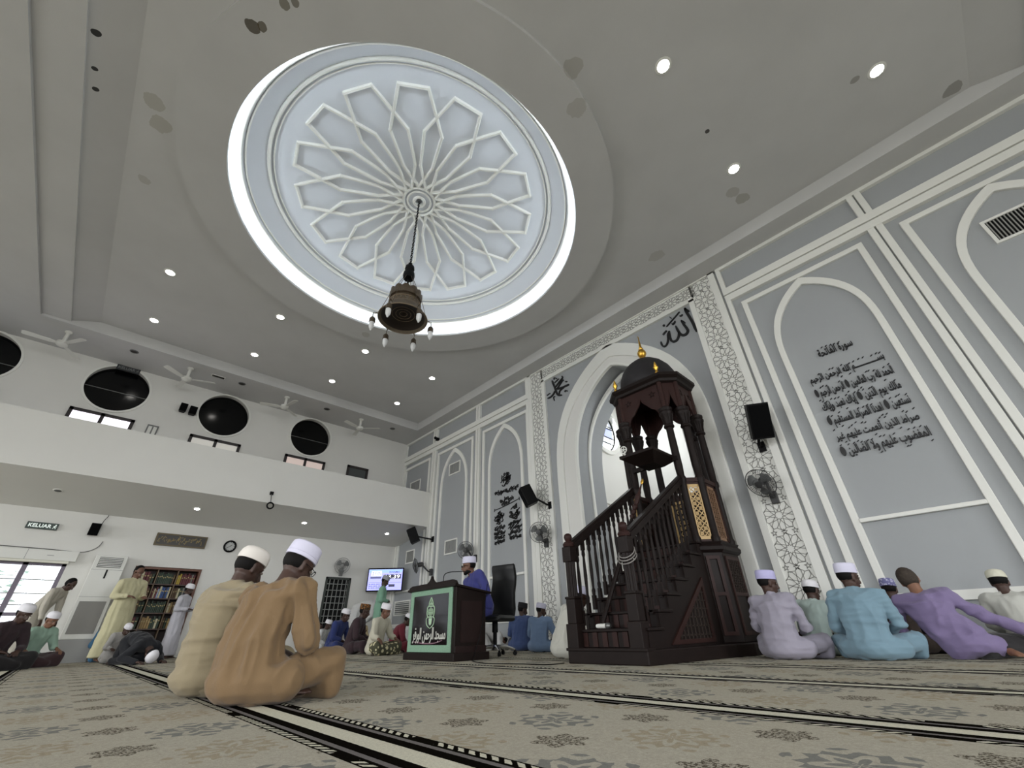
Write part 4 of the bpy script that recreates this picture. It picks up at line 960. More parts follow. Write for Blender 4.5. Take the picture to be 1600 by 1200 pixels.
# ------------------------------------------------------------------ things on the left wall
K = Kit('exit_sign', 'lit KELUAR exit sign on the wall above the sliding window', 'sign', (X0, -1.0, 2.44), 'exit signs')
def exit_sign(K, y, z, w, h, lit):
    K.part(MB().box(X0 - .004, X0 + .05, y - w / 2, y + w / 2, z - h / 2, z + h / 2), 'sign_box', mat('dark_green_sign', rgb(38, 56, 48), .4) if lit else mat('dark_sign', rgb(48, 50, 52), .4), bevel=.004)
    mt = mat('sign_letters_lit', rgb(226, 236, 230), .4, emit=.5) if lit else mat('sign_letters_dim', rgb(120, 122, 122), .5)
    text('sign_letters', 'KELUAR', mt, K.off @ MYZ(X0 + .054, y - w * .07, z), w * .72, h * .55, .004, K.root, bold=.02)
    mb = MB(); yy, q = y + w * .40, h * .3
    mb.tube([(X0 + .054, yy, z + q * .2), (X0 + .054, yy - q * .2, z - q * .3), (X0 + .054, yy - q * .7, z - q)], .006, 5); mb.tube([(X0 + .054, yy - q * .2, z - q * .3), (X0 + .054, yy + q * .4, z - q * .5), (X0 + .054, yy + q * .3, z - q)], .006, 5)
    mb.tube([(X0 + .054, yy - q * .6, z), (X0 + .054, yy, z + q * .3), (X0 + .054, yy + q * .6, z)], .006, 5); mb.ball((X0 + .054, yy + q * .2, z + q * .75), .012)
    K.part(mb, 'running_figure', mt)
exit_sign(K, -1.01, 2.44, .47, .13, True)
K = Kit('exit_sign', 'dark KELUAR exit sign above the second round gallery window', 'sign', (X0, -.96, 6.32), 'exit signs'); exit_sign(K, -.965, 6.325, .46, .13, False)
K = Kit('calligraphy_plaque', 'long dark framed plaque with gold script above the bookshelf', 'plaque', (X0, 1.405, 2.39))
K.part(MB().box(X0 - .003, X0 + .03, .90, 1.92, 2.255, 2.53), 'board', mat('dark_plaque', rgb(46, 42, 36), .4), bevel=.005)
K.part(MB().band([(.90, 2.255), (.90, 2.53), (1.92, 2.53), (1.92, 2.255)], [(.93, 2.285), (.93, 2.50), (1.89, 2.50), (1.89, 2.285)], 'yz', X0 + .028, X0 + .045, closed=True), 'frame', mat('worn_brass_frame', rgb(84, 74, 52), .4, .5))
rnd = random.Random(4); mb = MB()
for k in range(40):
    y = .97 + .88 * k / 40; z = 2.39 + rnd.uniform(-.05, .05)
    P = [(X0 + .033, y + rnd.uniform(-.02, .02), z + rnd.uniform(-.04, .05)) for _ in range(4)]
    mb.tube(catmull(P, 3), .0055, 4)
K.part(mb, 'script', mat('dull_gold_letters', rgb(150, 132, 84), .5))
K = Kit('wall_clock', 'round black-rimmed wall clock right of the dark plaque', 'clock', (X0, 2.45, 2.37))
QC = Matrix.Translation((X0, 2.45, 2.37)) @ Matrix.Rotation(pi / 2, 4, 'Z') @ Matrix.Rotation(pi / 2, 4, 'X')
K.part(MB().lathe([(.105, 0), (.145, 0), (.145, .035), (.125, .045), (.11, .035), (.105, .02)], n=36, M=QC, caps=False), 'rim', M_BLACK, smooth=True)
K.part(MB().lathe([(.112, -.003), (.112, .02)], n=36, M=QC), 'dial', mat('grey_white_dial', rgb(190, 192, 190), .5))
mb = MB()
for k in range(12):
    a = pi * k / 6; mb.box(-.006, .006, .085, .105, .020, .024, QC @ Matrix.Rotation(a, 4, 'Z'))
K.part(mb, 'hour_marks', M_BLACK)
K.part(MB().box(-.005, .005, 0, .06, .024, .028, QC @ Matrix.Rotation(-.85, 4, 'Z')), 'hour_hand', M_BLACK); K.part(MB().box(-.004, .004, 0, .085, .028, .031, QC @ Matrix.Rotation(2.2, 4, 'Z')), 'minute_hand', M_BLACK)
K = Kit('switch_panel', 'grey framed switch panel on the gallery wall beside the lit doors', 'switch', (X0, -.02, 4.95))
K.part(MB().box(X0 - .003, X0 + .03, -.13, .10, 4.78, 5.04), 'frame', M_GREYM); K.part(MB().box(X0 + .03, X0 + .036, -.10, -.03, 4.8, 5.0).box(X0 + .03, X0 + .036, 0, .07, 4.8, 5.0), 'switch_plate', M_WHITEP)
K = Kit('window_pelmet', 'long white pelmet box above the sliding window', 'pelmet', (X0, -1.9, 1.87))
K.part(MB().box(X0 - .003, X0 + .12, -3.6, -.26, 1.79, 1.985), 'box', M_WHITEP, bevel=.008)
K.part(MB().box(X0 - .003, X0 + .10, -3.6, -.36, 1.75, 1.79), 'blind_roll', mat('cream_blind', rgb(228, 226, 212), .6)); K.part(MB().box(X0 + .119, X0 + .123, -1.024, -1.018, 1.79, 1.985).box(X0 + .119, X0 + .123, -.72, -.62, 1.88, 1.888), 'seam', M_GREYM)
# floor-standing air conditioner
K = Kit('air_conditioner', 'tall white floor-standing air conditioner beside the bookshelf', 'air conditioner', (-13.06, .29, 0)); AX = -12.95
K.part(MB().box(X0 + .005, AX, .02, .555, .39, 1.945), 'cabinet', M_WHITEP, bevel=.012)
K.part(MB().box(X0 + .005, AX - .01, .02, .555, 0, .39), 'base', mat('grey_ac_plastic', rgb(150, 150, 148), .5))
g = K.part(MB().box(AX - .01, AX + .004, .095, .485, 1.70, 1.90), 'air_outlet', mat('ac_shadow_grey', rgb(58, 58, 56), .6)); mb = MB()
for k in range(6): mb.box(AX, AX + .014, .10, .48, 1.712 + k * .032, 1.728 + k * .032)
K.part(mb, 'louvres', M_WHITEP, g)
K.part(MB().box(AX, AX + .006, .275, .305, 1.49, 1.66), 'display', M_BLACK); K.part(MB().box(AX - .005, AX + .005, .075, .495, .48, 1.06), 'intake_mesh', mat('grey_mesh', rgb(140, 138, 134), .7))
K.part(MB().box(AX - .002, AX + .003, .03, .545, 1.655, 1.66).box(AX - .002, AX + .003, .03, .545, 1.14, 1.145), 'seam', M_GREYM)
# recessed bookshelf and books
K = Kit('bookshelf', 'dark brown bookshelf set into the wall, full of books', 'bookshelf', (X0, 1.385, 0))
M_SHELF = mat('dark_brown_shelf_wood', rgb(66, 44, 34), .5, var=.25, vscale=8); XB = X0 - .31
K.part(MB().box(XB - .015, XB, .76, 2.01, .035, 1.79), 'back_panel', mat('shelf_back', rgb(40, 26, 22), .6))
K.part(MB().box(XB, X0 + .02, .755, .80, .035, 1.79).box(XB, X0 + .02, 1.97, 2.015, .035, 1.79).box(XB, X0 + .02, .80, 1.97, 1.745, 1.79).box(XB, X0 + .02, .80, 1.97, .035, .08), 'frame', mat('red_brown_shelf_frame', rgb(98, 60, 42), .5, var=.2, vscale=6))
SHZ = [.08, .55, .86, 1.15, 1.44]
for z in SHZ[1:]: K.part(MB().box(XB, X0 - .005, .80, 1.97, z - .012, z + .012), 'shelf', M_SHELF)
for y in (1.19, 1.575): K.part(MB().box(XB, X0 - .008, y - .01, y + .01, .08, 1.745), 'divider', mat('pale_shelf_edge', rgb(104, 84, 60), .5))
rnd = random.Random(11)
BK = {'maroon': (96, 40, 46), 'dark green': (46, 62, 48), 'blue': (52, 84, 140), 'navy': (38, 44, 66), 'cream': (198, 190, 160), 'yellow': (186, 160, 60), 'brown': (92, 70, 48), 'grey': (120, 118, 112), 'tan': (150, 124, 78), 'pale blue': (150, 170, 200)}
PLAN = {(4, 0): ['brown', 'maroon', 'cream', 'maroon', 'maroon', 'brown', 'dark green'], (4, 1): ['dark green'] * 9 + ['brown'], (4, 2): ['yellow', 'yellow', 'maroon', 'maroon', 'maroon', 'maroon', 'maroon', 'grey', 'maroon'],
        (3, 0): ['maroon', 'navy', 'blue', 'blue', 'pale blue', 'maroon', 'cream', 'maroon', 'brown'], (3, 1): ['maroon', 'cream', 'maroon', 'pale blue', 'cream', 'blue', 'blue', 'navy', 'blue', 'cream'], (3, 2): ['brown', 'brown', 'cream', 'dark green', 'grey', 'navy', 'brown', 'brown'],
        (2, 0): ['cream', 'grey', 'dark green', 'cream', 'brown', 'dark green', 'dark green'], (2, 1): ['dark green'] * 10, (2, 2): ['cream', 'tan', 'brown', 'cream', 'maroon', 'grey', 'brown', 'maroon'],
        (1, 0): ['brown', 'dark green', 'grey', 'brown', 'maroon', 'dark green'], (1, 1): ['tan', 'tan', 'tan', 'tan', 'dark green', 'dark green', 'cream', 'dark green'], (1, 2): ['brown', 'dark green', 'tan', 'brown', 'tan', 'dark green', 'brown', 'dark green']}
BAY = [(.81, 1.175), (1.205, 1.56), (1.59, 1.96)]; RN = {4: 'top', 3: 'second', 2: 'third', 1: 'fourth'}; BN = ['left', 'middle', 'right']
for (r, c), cols in PLAN.items():
    y0, y1 = BAY[c]; wdt = (y1 - y0 - .02) / len(cols); y = y0 + .008
    for cn in cols:
        w_ = wdt * rnd.uniform(.82, .98); h_ = rnd.uniform(.19, .25); dp = rnd.uniform(.17, .22); z = SHZ[r] + .012; xf = X0 - .05 - rnd.uniform(0, .03)
        mb = MB().box(xf - dp, xf, y, y + w_, z, z + h_)
        o = mb.build('book', mat('book_cover_%s' % cn.replace(' ', '_'), rgb(*BK[cn]), .6), None, bevel=.003)
        tag(o, '%s book standing on the %s shelf, %s bay of the wall bookcase' % (cn, RN[r], BN[c]), 'book', 'books, %s shelf, %s bay, %s' % (RN[r], BN[c], cn))
        bd = MB().box(xf - .001, xf + .0015, y + w_ * .15, y + w_ * .85, z + h_ * .6, z + h_ * .7); bd.build('spine_label', mat('spine_label_gold', rgb(176, 160, 110), .5), o)
        y += wdt

# ------------------------------------------------------------------ calligraphy on the panelled wall
ALLAH = [([(-2.287, 5.941), (-2.273, 5.813), (-2.242, 5.648), (-2.216, 5.468), (-2.206, 5.286)], 0.045), ([(-2.287, 5.941), (-2.258, 5.871), (-2.222, 5.814)], 0.034), ([(-2.425, 5.69), (-2.397, 5.578), (-2.363, 5.459), (-2.357, 5.391), (-2.401, 5.342), (-2.464, 5.346), (-2.508, 5.393), (-2.534, 5.474), (-2.552, 5.572), (-2.559, 5.643)], 0.042), ([(-2.425, 5.707), (-2.359, 5.599)], 0.03), ([(-2.534, 5.474), (-2.558, 5.379), (-2.612, 5.312), (-2.679, 5.307), (-2.724, 5.354), (-2.733, 5.436), (-2.73, 5.511), (-2.713, 5.601)], 0.038), ([(-2.713, 5.601), (-2.764, 5.53), (-2.785, 5.421), (-2.831, 5.327), (-2.895, 5.302), (-2.933, 5.35), (-2.943, 5.411), (-2.939, 5.453)], 0.03), ([(-2.405, 5.921), (-2.538, 5.845), (-2.751, 5.731)], 0.02), ([(-2.631, 5.926), (-2.602, 5.862)], 0.016), ([(-2.62, 5.748), (-2.607, 5.7), (-2.585, 5.738), (-2.577, 5.705), (-2.549, 5.761), (-2.546, 5.725)], 0.018), ([(-2.811, 5.778), (-2.777, 5.809)], 0.04), ([(-2.864, 5.583), (-2.818, 5.612), (-2.762, 5.641)], 0.03), ([(-2.429, 5.822), (-2.396, 5.806), (-2.363, 5.825)], 0.024)]
MUH = [([(-5.976, 5.895), (-5.947, 5.791), (-5.908, 5.662), (-5.882, 5.551), (-5.843, 5.437), (-5.798, 5.385), (-5.703, 5.35)], 0.042), ([(-5.643, 5.875), (-5.631, 5.819), (-5.76, 5.74), (-5.883, 5.662)], 0.032), ([(-5.748, 5.846), (-5.895, 5.796)], 0.027), ([(-5.596, 5.742), (-5.66, 5.727), (-5.799, 5.614), (-5.853, 5.583)], 0.037), ([(-5.448, 5.543), (-5.545, 5.544), (-5.68, 5.55), (-5.853, 5.583)], 0.041), ([(-5.609, 5.529), (-5.71, 5.509), (-5.77, 5.47), (-5.784, 5.401)], 0.031), ([(-5.919, 5.557), (-5.964, 5.499), (-6.058, 5.452), (-6.176, 5.447)], 0.037), ([(-5.91, 5.893), (-5.892, 5.941), (-5.809, 5.874)], 0.022), ([(-5.555, 5.668), (-5.49, 5.649)], 0.029), ([(-5.6, 5.391), (-5.572, 5.421), (-5.516, 5.381)], 0.025), ([(-6.187, 5.54), (-6.126, 5.558), (-6.074, 5.558)], 0.016), ([(-5.928, 5.408), (-5.974, 5.395), (-5.959, 5.292)], 0.019)]
for data, nm, lb in ((ALLAH, 'calligraphy', 'large black calligraphy of one word at the right above the mihrab arch'), (MUH, 'calligraphy', 'black interlaced calligraphy at the left above the mihrab arch')):
    mb = MB()
    for P, w_ in data: stroke(mb, P, w_ * 1.15, W - .03, W - .001)
    tag(mb.build(nm, M_BLACKM), lb, 'calligraphy')
K = Kit('verse_calligraphy', 'seven-line black Arabic verse mounted in the right wall arch', 'calligraphy', (-.375, W, 3.0))
for body, z, wd_, ht in (('سورة الفاتحة', 3.88, .44, .17), ('بســـــــــــــم الله الرحمن الرحيم', 3.50, .92, .16), ('الحمد لله رب العالمين \u25cf الرحمن الرحيم \u25cf', 3.26, .94, .19), ('مالك يوم الدين \u25cf إياك نعبد وإياك', 3.03, .92, .19), ('نستعين \u25cf اهدنا الصراط المستقيم \u25cf', 2.80, .94, .19), ('صراط الذين أنعمت عليهم غير', 2.57, .92, .19), ('المغضوب عليهم ولا الضالين \u25cf', 2.33, .96, .20)):
    t = text('verse_line', shape_ar(body), M_BLACKM, K.off @ MXZ(-.375, W - .014, z), wd_, ht, .012, K.root, bold=.012)
    rnd = random.Random(int(z * 100)); mb = MB(); n = int(wd_ / .05)
    for k in range(n):
        if rnd.random() < .75:
            x = -.375 - wd_ / 2 + wd_ * (k + rnd.random() * .6) / n; zz = z + ht * rnd.choice((.5, .56, .45, -.52))
            stroke(mb, [(x, zz), (x + .028, zz + .018)], .011, W - .018, W - .001)
    K.part(mb, 'vowel_marks', M_BLACKM, t)
K = Kit('verse_calligraphy', 'black script roundels and lines in the wall arch behind the lectern', 'calligraphy', (-7.84, W, 3.0))
rnd = random.Random(21)
def scribble(x0, x1, z0, z1, n, w_, rnd_shape=False):
    mb = MB()
    for k in range(n):
        if rnd_shape:
            a = rnd.uniform(0, 2 * pi); r = sqrt(rnd.random()) * .44; cx_, cz_ = (x0 + x1) / 2 + (x1 - x0) * r * cos(a), (z0 + z1) / 2 + (z1 - z0) * r * sin(a)
        else: cx_, cz_ = x0 + (x1 - x0) * (k + rnd.random()) / n, z0 + (z1 - z0) * rnd.uniform(.25, .75)
        s = .055; kind = rnd.randrange(4)
        if kind == 0: P = [(cx_, cz_ + s), (cx_ + .008, cz_), (cx_ + .004, cz_ - s * .8)]
        elif kind == 1: P = [(cx_ + s, cz_ + .02), (cx_ + s * .6, cz_ - s * .5), (cx_ - s * .4, cz_ - s * .5), (cx_ - s, cz_ + .01)]
        elif kind == 2: P = [(cx_ - s, cz_ - .02), (cx_, cz_ + .01), (cx_ + s, cz_ + .045)]
        else: P = [(cx_ + s * .5, cz_), (cx_ + .01, cz_ + s * .5), (cx_ - s * .4, cz_), (cx_, cz_ - s * .4), (cx_ + s * .6, cz_ - s * .5)]
        stroke(mb, P, w_, W - .02, W - .001)
    return mb
for nm, x0, x1, z0, z1, n, rs in (('roundel', -8.04, -7.64, 3.56, 3.92, 38, True), ('verse_line', -8.27, -7.38, 3.36, 3.50, 30, False), ('verse_line', -8.06, -7.58, 3.15, 3.27, 16, False), ('roundel', -8.27, -7.93, 2.62, 2.95, 34, True), ('roundel', -7.72, -7.36, 2.66, 3.02, 34, True),
                                  *[('column_line', -8.28, -7.92, 2.50 - .11 * k, 2.60 - .11 * k, 13, False) for k in range(4)], *[('column_line', -7.74, -7.35, 2.54 - .11 * k, 2.64 - .11 * k, 13, False) for k in range(4)]):
    K.part(scribble(x0, x1, z0, z1, n, .020, rs), nm, M_BLACKM)
mb = MB(); stroke(mb, [(-8.28, 3.02), (-7.85, 3.055), (-7.36, 3.13)], .016, W - .02, W - .001); stroke(mb, [(-8.28, 3.06), (-8.29, 2.98)], .016, W - .02, W - .001); stroke(mb, [(-7.36, 3.17), (-7.35, 3.09)], .016, W - .02, W - .001)
K.part(mb, 'underline', M_BLACKM)
K.part(scribble(-7.98, -7.70, 3.06, 3.16, 10, .016, False), 'verse_line', M_BLACKM)
# outside the sliding window
K = Kit('tree', 'tree washed pale by outdoor glare seen through the sliding window', 'tree', (-17.5, -1.3, -.25))
K.part(MB().tube([(-17.5, -1.3, -.25), (-17.5, -1.28, .8), (-17.45, -1.25, 1.5)], [.08, .06, .04], 8), 'trunk', mat('tree_bark', rgb(110, 96, 80), .9)); rnd = random.Random(3); mb = MB()
for k in range(70):
    a, e, r = rnd.uniform(0, 2 * pi), rnd.uniform(-1, 1), .75 * rnd.random() ** .33; c = Vector((-17.45 + r * cos(a) * sqrt(1 - e * e), -1.25 + r * sin(a) * sqrt(1 - e * e), 1.9 + r * e * .9))
    R_ = Matrix.Rotation(rnd.uniform(0, 6.3), 4, 'Z') @ Matrix.Rotation(rnd.uniform(-1, 1), 4, 'X')
    mb._faces([c + R_ @ Vector(p) for p in ((-.12, 0, 0), (0, -.05, .02), (.13, 0, 0), (0, .05, .02))], [(0, 1, 2, 3)])
K.part(mb, 'foliage', mat('washed_out_foliage', rgb(214, 236, 224), .8))  # leaf colour whitened to paint in the outdoor overexposure
K = Kit('notice_board', 'dark notice board with yellow lettering outside the sliding window', 'sign', (-16.5, -1.75, -.25))
K.part(MB().box(-16.52, -16.48, -2.1, -1.42, 1.15, 1.55), 'board', mat('dark_violet_board', rgb(58, 48, 62), .6)); K.part(MB().tube([(-16.5, -1.75, -.25), (-16.5, -1.75, 1.2)], .03, 8), 'post', M_GREYM)
mb = MB(); rnd = random.Random(8)
for k in range(7): mb.box(-16.48, -16.475, -1.98 + k * .07, -1.94 + k * .07, 1.28, 1.36 + .04 * (k % 2))
K.part(mb, 'lettering', mat('yellow_paint', rgb(212, 190, 80), .6))
# ------------------------------------------------------------------ people
def mesh_from(mb, voxel, smooth, name, fold=None, seed=0, subdiv=False):
    """fuse the overlapping volumes into one continuous surface, relax it and add cloth folds"""
    bmesh.ops.recalc_face_normals(mb.bm, faces=mb.bm.faces)
    me = bpy.data.meshes.new('tmp'); mb.bm.to_mesh(me); mb.bm.free()
    o = bpy.data.objects.new('tmp', me); COL.objects.link(o)
    r = o.modifiers.new('r', 'REMESH'); r.mode = 'VOXEL'; r.voxel_size = voxel
    if smooth: s = o.modifiers.new('s', 'SMOOTH'); s.factor = .5; s.iterations = smooth
    bpy.context.view_layer.update()
    out = bpy.data.meshes.new_from_object(o.evaluated_get(bpy.context.evaluated_depsgraph_get()))
    bpy.data.objects.remove(o, do_unlink=True); bpy.data.meshes.remove(me)
    if fold:
        amp, dirs = fold
        nr = [v.normal.copy() for v in out.vertices]
        for v, n in zip(out.vertices, nr):
            p = v.co; d = 0
            for (fx, fy, fz), w in dirs:
                q = Vector((p.x * fx + seed * 3.1, p.y * fy - seed, p.z * fz + seed * 1.7))
                d += w * ((.55 - 2.6 * abs(noise.noise(q))) + noise.noise(q * 2.3) * .22)
            v.co = p + n * (amp * d * max(.15, min(1, (p.z - .03) / .16)))
    for p in out.polygons: p.use_smooth = True
    out.name = name; return out
def mobj(me, name, m, parent):
    o = bpy.data.objects.new(name, me); COL.objects.link(o); me.materials.clear(); me.materials.append(m); o.parent = parent; return o
V = lambda x, y, z: Vector((x, y, z))
def dirv(lean, side=0.0): return V(sin(side), sin(lean) * cos(side), cos(lean) * cos(side)).normalized()
def orient(up, fwd):
    up = up.normalized(); f = (fwd - up * fwd.dot(up)).normalized(); r = f.cross(up)
    return Matrix((r, f, up)).transposed()
SKIN = {}
def skin_mat(c): return mat('skin_%d_%d_%d' % c, rgb(*c), .55, var=.08, vscale=30)
M_HAIR = mat('black_hair', rgb(16, 14, 13), .7, var=.3, vscale=80, spec=.15); M_HAIRG = mat('greying_hair', rgb(64, 57, 51), .8, var=.6, vscale=45, spec=.15)
M_EYE = mat('eye_white', rgb(120, 108, 98), .4); M_CAPW = mat('white_cap_cloth', rgb(226, 224, 228), .85, var=.06, vscale=40, bump=.002, bscale=200)
def cloth(name, c, bump=.0015):
    g = sum(c) / 3; c = tuple((v * .80 + g * .20) * .88 for v in c)
    return mat('cloth_%s' % name, rgb(*c), .9, var=.10, vscale=5, bump=bump, bscale=240, sheen=.1)
def batik(name, c1, c2, scale):
    if 'cloth_' + name in MATS: return MATS['cloth_' + name]
    m = mat('cloth_' + name, rgb(*c1), .9); nt = m.node_tree; tc = nt.nodes.new('ShaderNodeTexCoord'); vo = nt.nodes.new('ShaderNodeTexVoronoi'); vo.inputs['Scale'].default_value = scale
    nt.links.new(tc.outputs['Object'], vo.inputs['Vector']); nt.links.new(nmix(nt, NX(nt, vo.outputs['Distance']).gt(.42), rgb(*c1), rgb(*c2)), nt.nodes['Principled BSDF'].inputs['Base Color']); return m

def person(label, head, heading, pose='sit', skin=(92, 66, 52), shirt=None, legs=None, cap=None, capmat=None, hair=M_HAIR, hairfull=False, lean=(.08, .35), side=0.0, twist=0.0,
           hpitch=.25, hyaw=0.0, hroll=0.0, arms='lap', knee=(.31, .30, .15), s=None, voxel=.012, fold=.009, fdir=None, glasses=False, seed=1, barefeet=False, group=None, wide=1.0, legpose='cross', loc=None, side2=None, extra=None, hemz=.06, beard=False):
    M_SK = skin_mat(skin)
    B, C, T = MB(), MB(), MB()          # body, shirt or robe, trousers or sarong
    w = wide
    if pose in ('sit', 'kneel', 'chair'):
        P = V(0, 0, .115 if pose != 'kneel' else .20)
        if pose == 'chair': P = V(0, 0, .58)
        d1, d2 = dirv(lean[0], side), dirv(lean[1], side * .8 if side2 is None else side2)
        Wst = P + d1 * .17; Ch = Wst + (d1 + d2).normalized() * .19; N = Ch + d2 * .145
    elif pose == 'stand':
        P = V(0, 0, .90); d1, d2 = dirv(lean[0], side), dirv(lean[1], side); Wst = P + d1 * .17; Ch = Wst + (d1 + d2).normalized() * .20; N = Ch + d2 * .17
    elif pose == 'bow':
        P = V(0, 0, .88); d1, d2 = dirv(1.15), dirv(1.5); Wst = P + d1 * .18; Ch = Wst + d2 * .2; N = Ch + d2 * .17
    else:   # sujud: prostrating
        P = V(0, 0, .36); d1, d2 = dirv(1.75), dirv(2.0); Wst = P + d1 * .18 + V(0, 0, .04); Ch = Wst + d2 * .19; N = Ch + d2 * .15
    fw = V(0, 1, 0) if pose not in ('sujud', 'bow') else V(0, 0, -1)
    tw = Matrix.Rotation(twist, 3, 'Z')
    O1, O2 = orient(d1, fw), orient(d2, tw @ fw)
    r2 = O2 @ V(1, 0, 0); f2 = O2 @ V(0, 1, 0)
    hd_dir = {'sujud': dirv(2.35), 'bow': dirv(1.75)}.get(pose) or (d2 * .6 + dirv(lean[1] * .9 + hpitch * .35, side * .4) * .4).normalized()
    Hc = N + hd_dir * .118
    # head orientation
    hp = {'sujud': 2.35, 'bow': 1.7}.get(pose, hpitch)
    HR = Matrix.Rotation(hyaw, 3, 'Z') @ Matrix.Rotation(hroll, 3, 'Y') @ Matrix.Rotation(-hp, 3, 'X')
    HM = Matrix.Translation(Hc) @ HR.to_4x4()
    hv = lambda x, y, z: HM @ V(x, y, z)
    # ---- head
    B.ball(hv(0, -.012, .032), (.075, .094, .082), HR, 3); B.hull([(hv(0, .02, -.03), (.062, .07, .055), HR), (hv(0, .05, -.085), (.034, .03, .026), HR), (hv(0, -.02, -.02), (.066, .07, .05), HR)], 2)
    B.hull([(hv(0, .09, .012), .009), (hv(0, .112, -.030), .012), (hv(.014, .095, -.036), .009), (hv(-.014, .095, -.036), .009)], 1)
    B.hull([(hv(.02, .084, -.062), (.012, .010, .007), HR), (hv(-.02, .084, -.062), (.012, .010, .007), HR)], 1); B.hull([(hv(.016, .082, -.074), (.012, .010, .007), HR), (hv(-.016, .082, -.074), (.012, .010, .007), HR)], 1)
    for sx in (-1, 1):
        B.hull([(hv(sx * .02, .078, .026), .011), (hv(sx * .05, .066, .026), .010)], 1)
        B.hull([(hv(sx * .076, -.005, .018), (.010, .020, .016), HR), (hv(sx * .074, .003, -.028), (.009, .012, .012), HR)], 2)
    # ---- neck and trunk
    B.hull([(hv(0, -.015, -.05), .052), (N, .056)], 2); B.hull([(N, .052), (Ch + d2 * .06, (.09, .065, .05), O2)], 2)
    sh = {sx: Ch + d2 * .076 + r2 * (sx * .165 * w) for sx in (-1, 1)}
    B.hull([(P, (.145 * w, .115, .10), O1), (Wst, (.125 * w, .095, .09), O1)], 2); B.hull([(Wst, (.125 * w, .095, .09), O1), (Ch, (.145 * w, .10, .11), O2)], 2); B.hull([(Ch, (.135 * w, .09, .09), O2), (sh[1] - r2 * .02 - d2 * .02, .042), (sh[-1] + r2 * .02 - d2 * .02, .042), (N - d2 * .03, .05)], 2)
    C.hull([(P, (.175 * w, .15, .105), O1), (Wst, (.16 * w, .13, .09), O1)], 2); C.hull([(Wst, (.16 * w, .13, .09), O1), (Ch, (.175 * w, .128, .12), O2)], 2); C.hull([(Ch, (.172 * w, .124, .11), O2), (sh[1], .074), (sh[-1], .074), (N - d2 * .035, (.066, .062, .045), O2)], 2)
    C.hull([(N - d2 * .04, (.062, .058, .02), O2), (N + d2 * .012, (.058, .054, .016), O2)], 2)
    # ---- legs
    hip = {sx: P + V(sx * .085, .0, -.02) for sx in (-1, 1)}; kn, an, toe = {}, {}, {}
    for sx in (-1, 1):
        if pose == 'stand': kn[sx], an[sx], toe[sx] = V(sx * .095, .03, .48), V(sx * .10, -.01, .07), V(sx * .13, .16, .025)
        elif pose == 'bow': kn[sx], an[sx], toe[sx] = V(sx * .10, -.02, .47), V(sx * .10, -.06, .07), V(sx * .12, .11, .025)
        elif pose == 'sujud': kn[sx], an[sx], toe[sx] = V(sx * .12, .20, .065), V(sx * .09, -.20, .06), V(sx * .08, -.28, .02)
        elif pose == 'kneel': kn[sx], an[sx], toe[sx] = V(sx * .13, .38, .075), V(sx * .10, -.05, .055), V(sx * .08, -.17, .03)
        elif pose == 'chair': kn[sx], an[sx], toe[sx] = V(sx * .14, .36, .54), V(sx * .13, .20, .10), V(sx * .14, .35, .03)
        elif legpose == 'side': kn[sx], an[sx], toe[sx] = (V(.34, .26, .10), V(.22, .05, .07), V(.30, -.07, .03)) if sx > 0 else (V(.10, .36, .09), V(.40, .22, .06), V(.52, .16, .035))
        else: kn[sx], an[sx], toe[sx] = V(sx * knee[0], knee[1], knee[2]), V(-sx * .10, .36 if sx > 0 else .27, .06), V(-sx * .22, .33 if sx > 0 else .22, .04)
        B.hull([(hip[sx], .075), (kn[sx], .055)], 2); B.hull([(kn[sx], .052), (an[sx], .034)], 2)
        B.hull([(an[sx] + (an[sx] - toe[sx]).normalized() * .03 - V(0, 0, .02), .030), (an[sx], .034), (an[sx].lerp(toe[sx], .72), (.034, .034, .022))], 2)
        for k in range(5):      # toes
            t = (toe[sx] - an[sx]).normalized(); sd = t.cross(V(0, 0, 1)).normalized() * ((k - 2) * .015)
            B.hull([(an[sx].lerp(toe[sx], .7) + sd, .012), (toe[sx] + sd * 1.1 + t * (.012 if k == 2 else .004), .0095)], 1)
        if pose in ('sit', 'kneel', 'sujud', 'chair'):
            T.hull([(hip[sx], .105), (kn[sx], .082)], 2)
            T.hull([(kn[sx], .080), (an[sx], .062 if an[sx].z >= .06 else .055)], 2)
    if pose == 'sit' and legpose == 'cross':
        for sx in (-1, 1): T.hull([(kn[sx], .082), (V(kn[sx].x * 1.0, kn[sx].y + .02, .045), .05), (an[sx], .06), (V(-sx * .05, .36, .05), .05)], 2)
        T.hull([(P + V(0, .05, 0), (.17, .15, .095)), (kn[1] * .75, .07), (kn[-1] * .75, .07)], 2); T.hull([(kn[1] * .8, .07), (kn[-1] * .8, .07), (V(0, .34, .06), .06)], 2)
        C.hull([(P, (.178 * w, .155, .112)), (P + V(.17 * w, .08, -.01), .103), (P + V(-.17 * w, .08, -.01), .103), (P + V(0, -.06, -.01), (.16, .11, .102))], 2)
    elif pose == 'sit': C.hull([(P, (.18 * w, .16, .11)), (P + V(.16, .05, -.01), .10)], 2); T.hull([(P, .1), (kn[1], .08), (kn[-1], .08)], 2)
    elif pose == 'kneel': C.hull([(P, (.18 * w, .15, .12)), (V(0, -.12, .09), (.17, .09, .08))], 2); T.hull([(kn[1], .075), (kn[-1], .075), (V(0, 0, .08), (.16, .12, .075))], 2)
    elif pose == 'sujud': C.hull([(P, (.18, .15, .14)), (V(0, -.08, .13), (.17, .14, .11))], 2); T.hull([(kn[1], .07), (kn[-1], .07), (an[1], .06), (an[-1], .06)], 2)
    elif pose == 'chair': C.hull([(P, (.18, .15, .12)), (V(0, .15, .60), (.18, .12, .09))], 2)
    else:       # long robe to the ankles
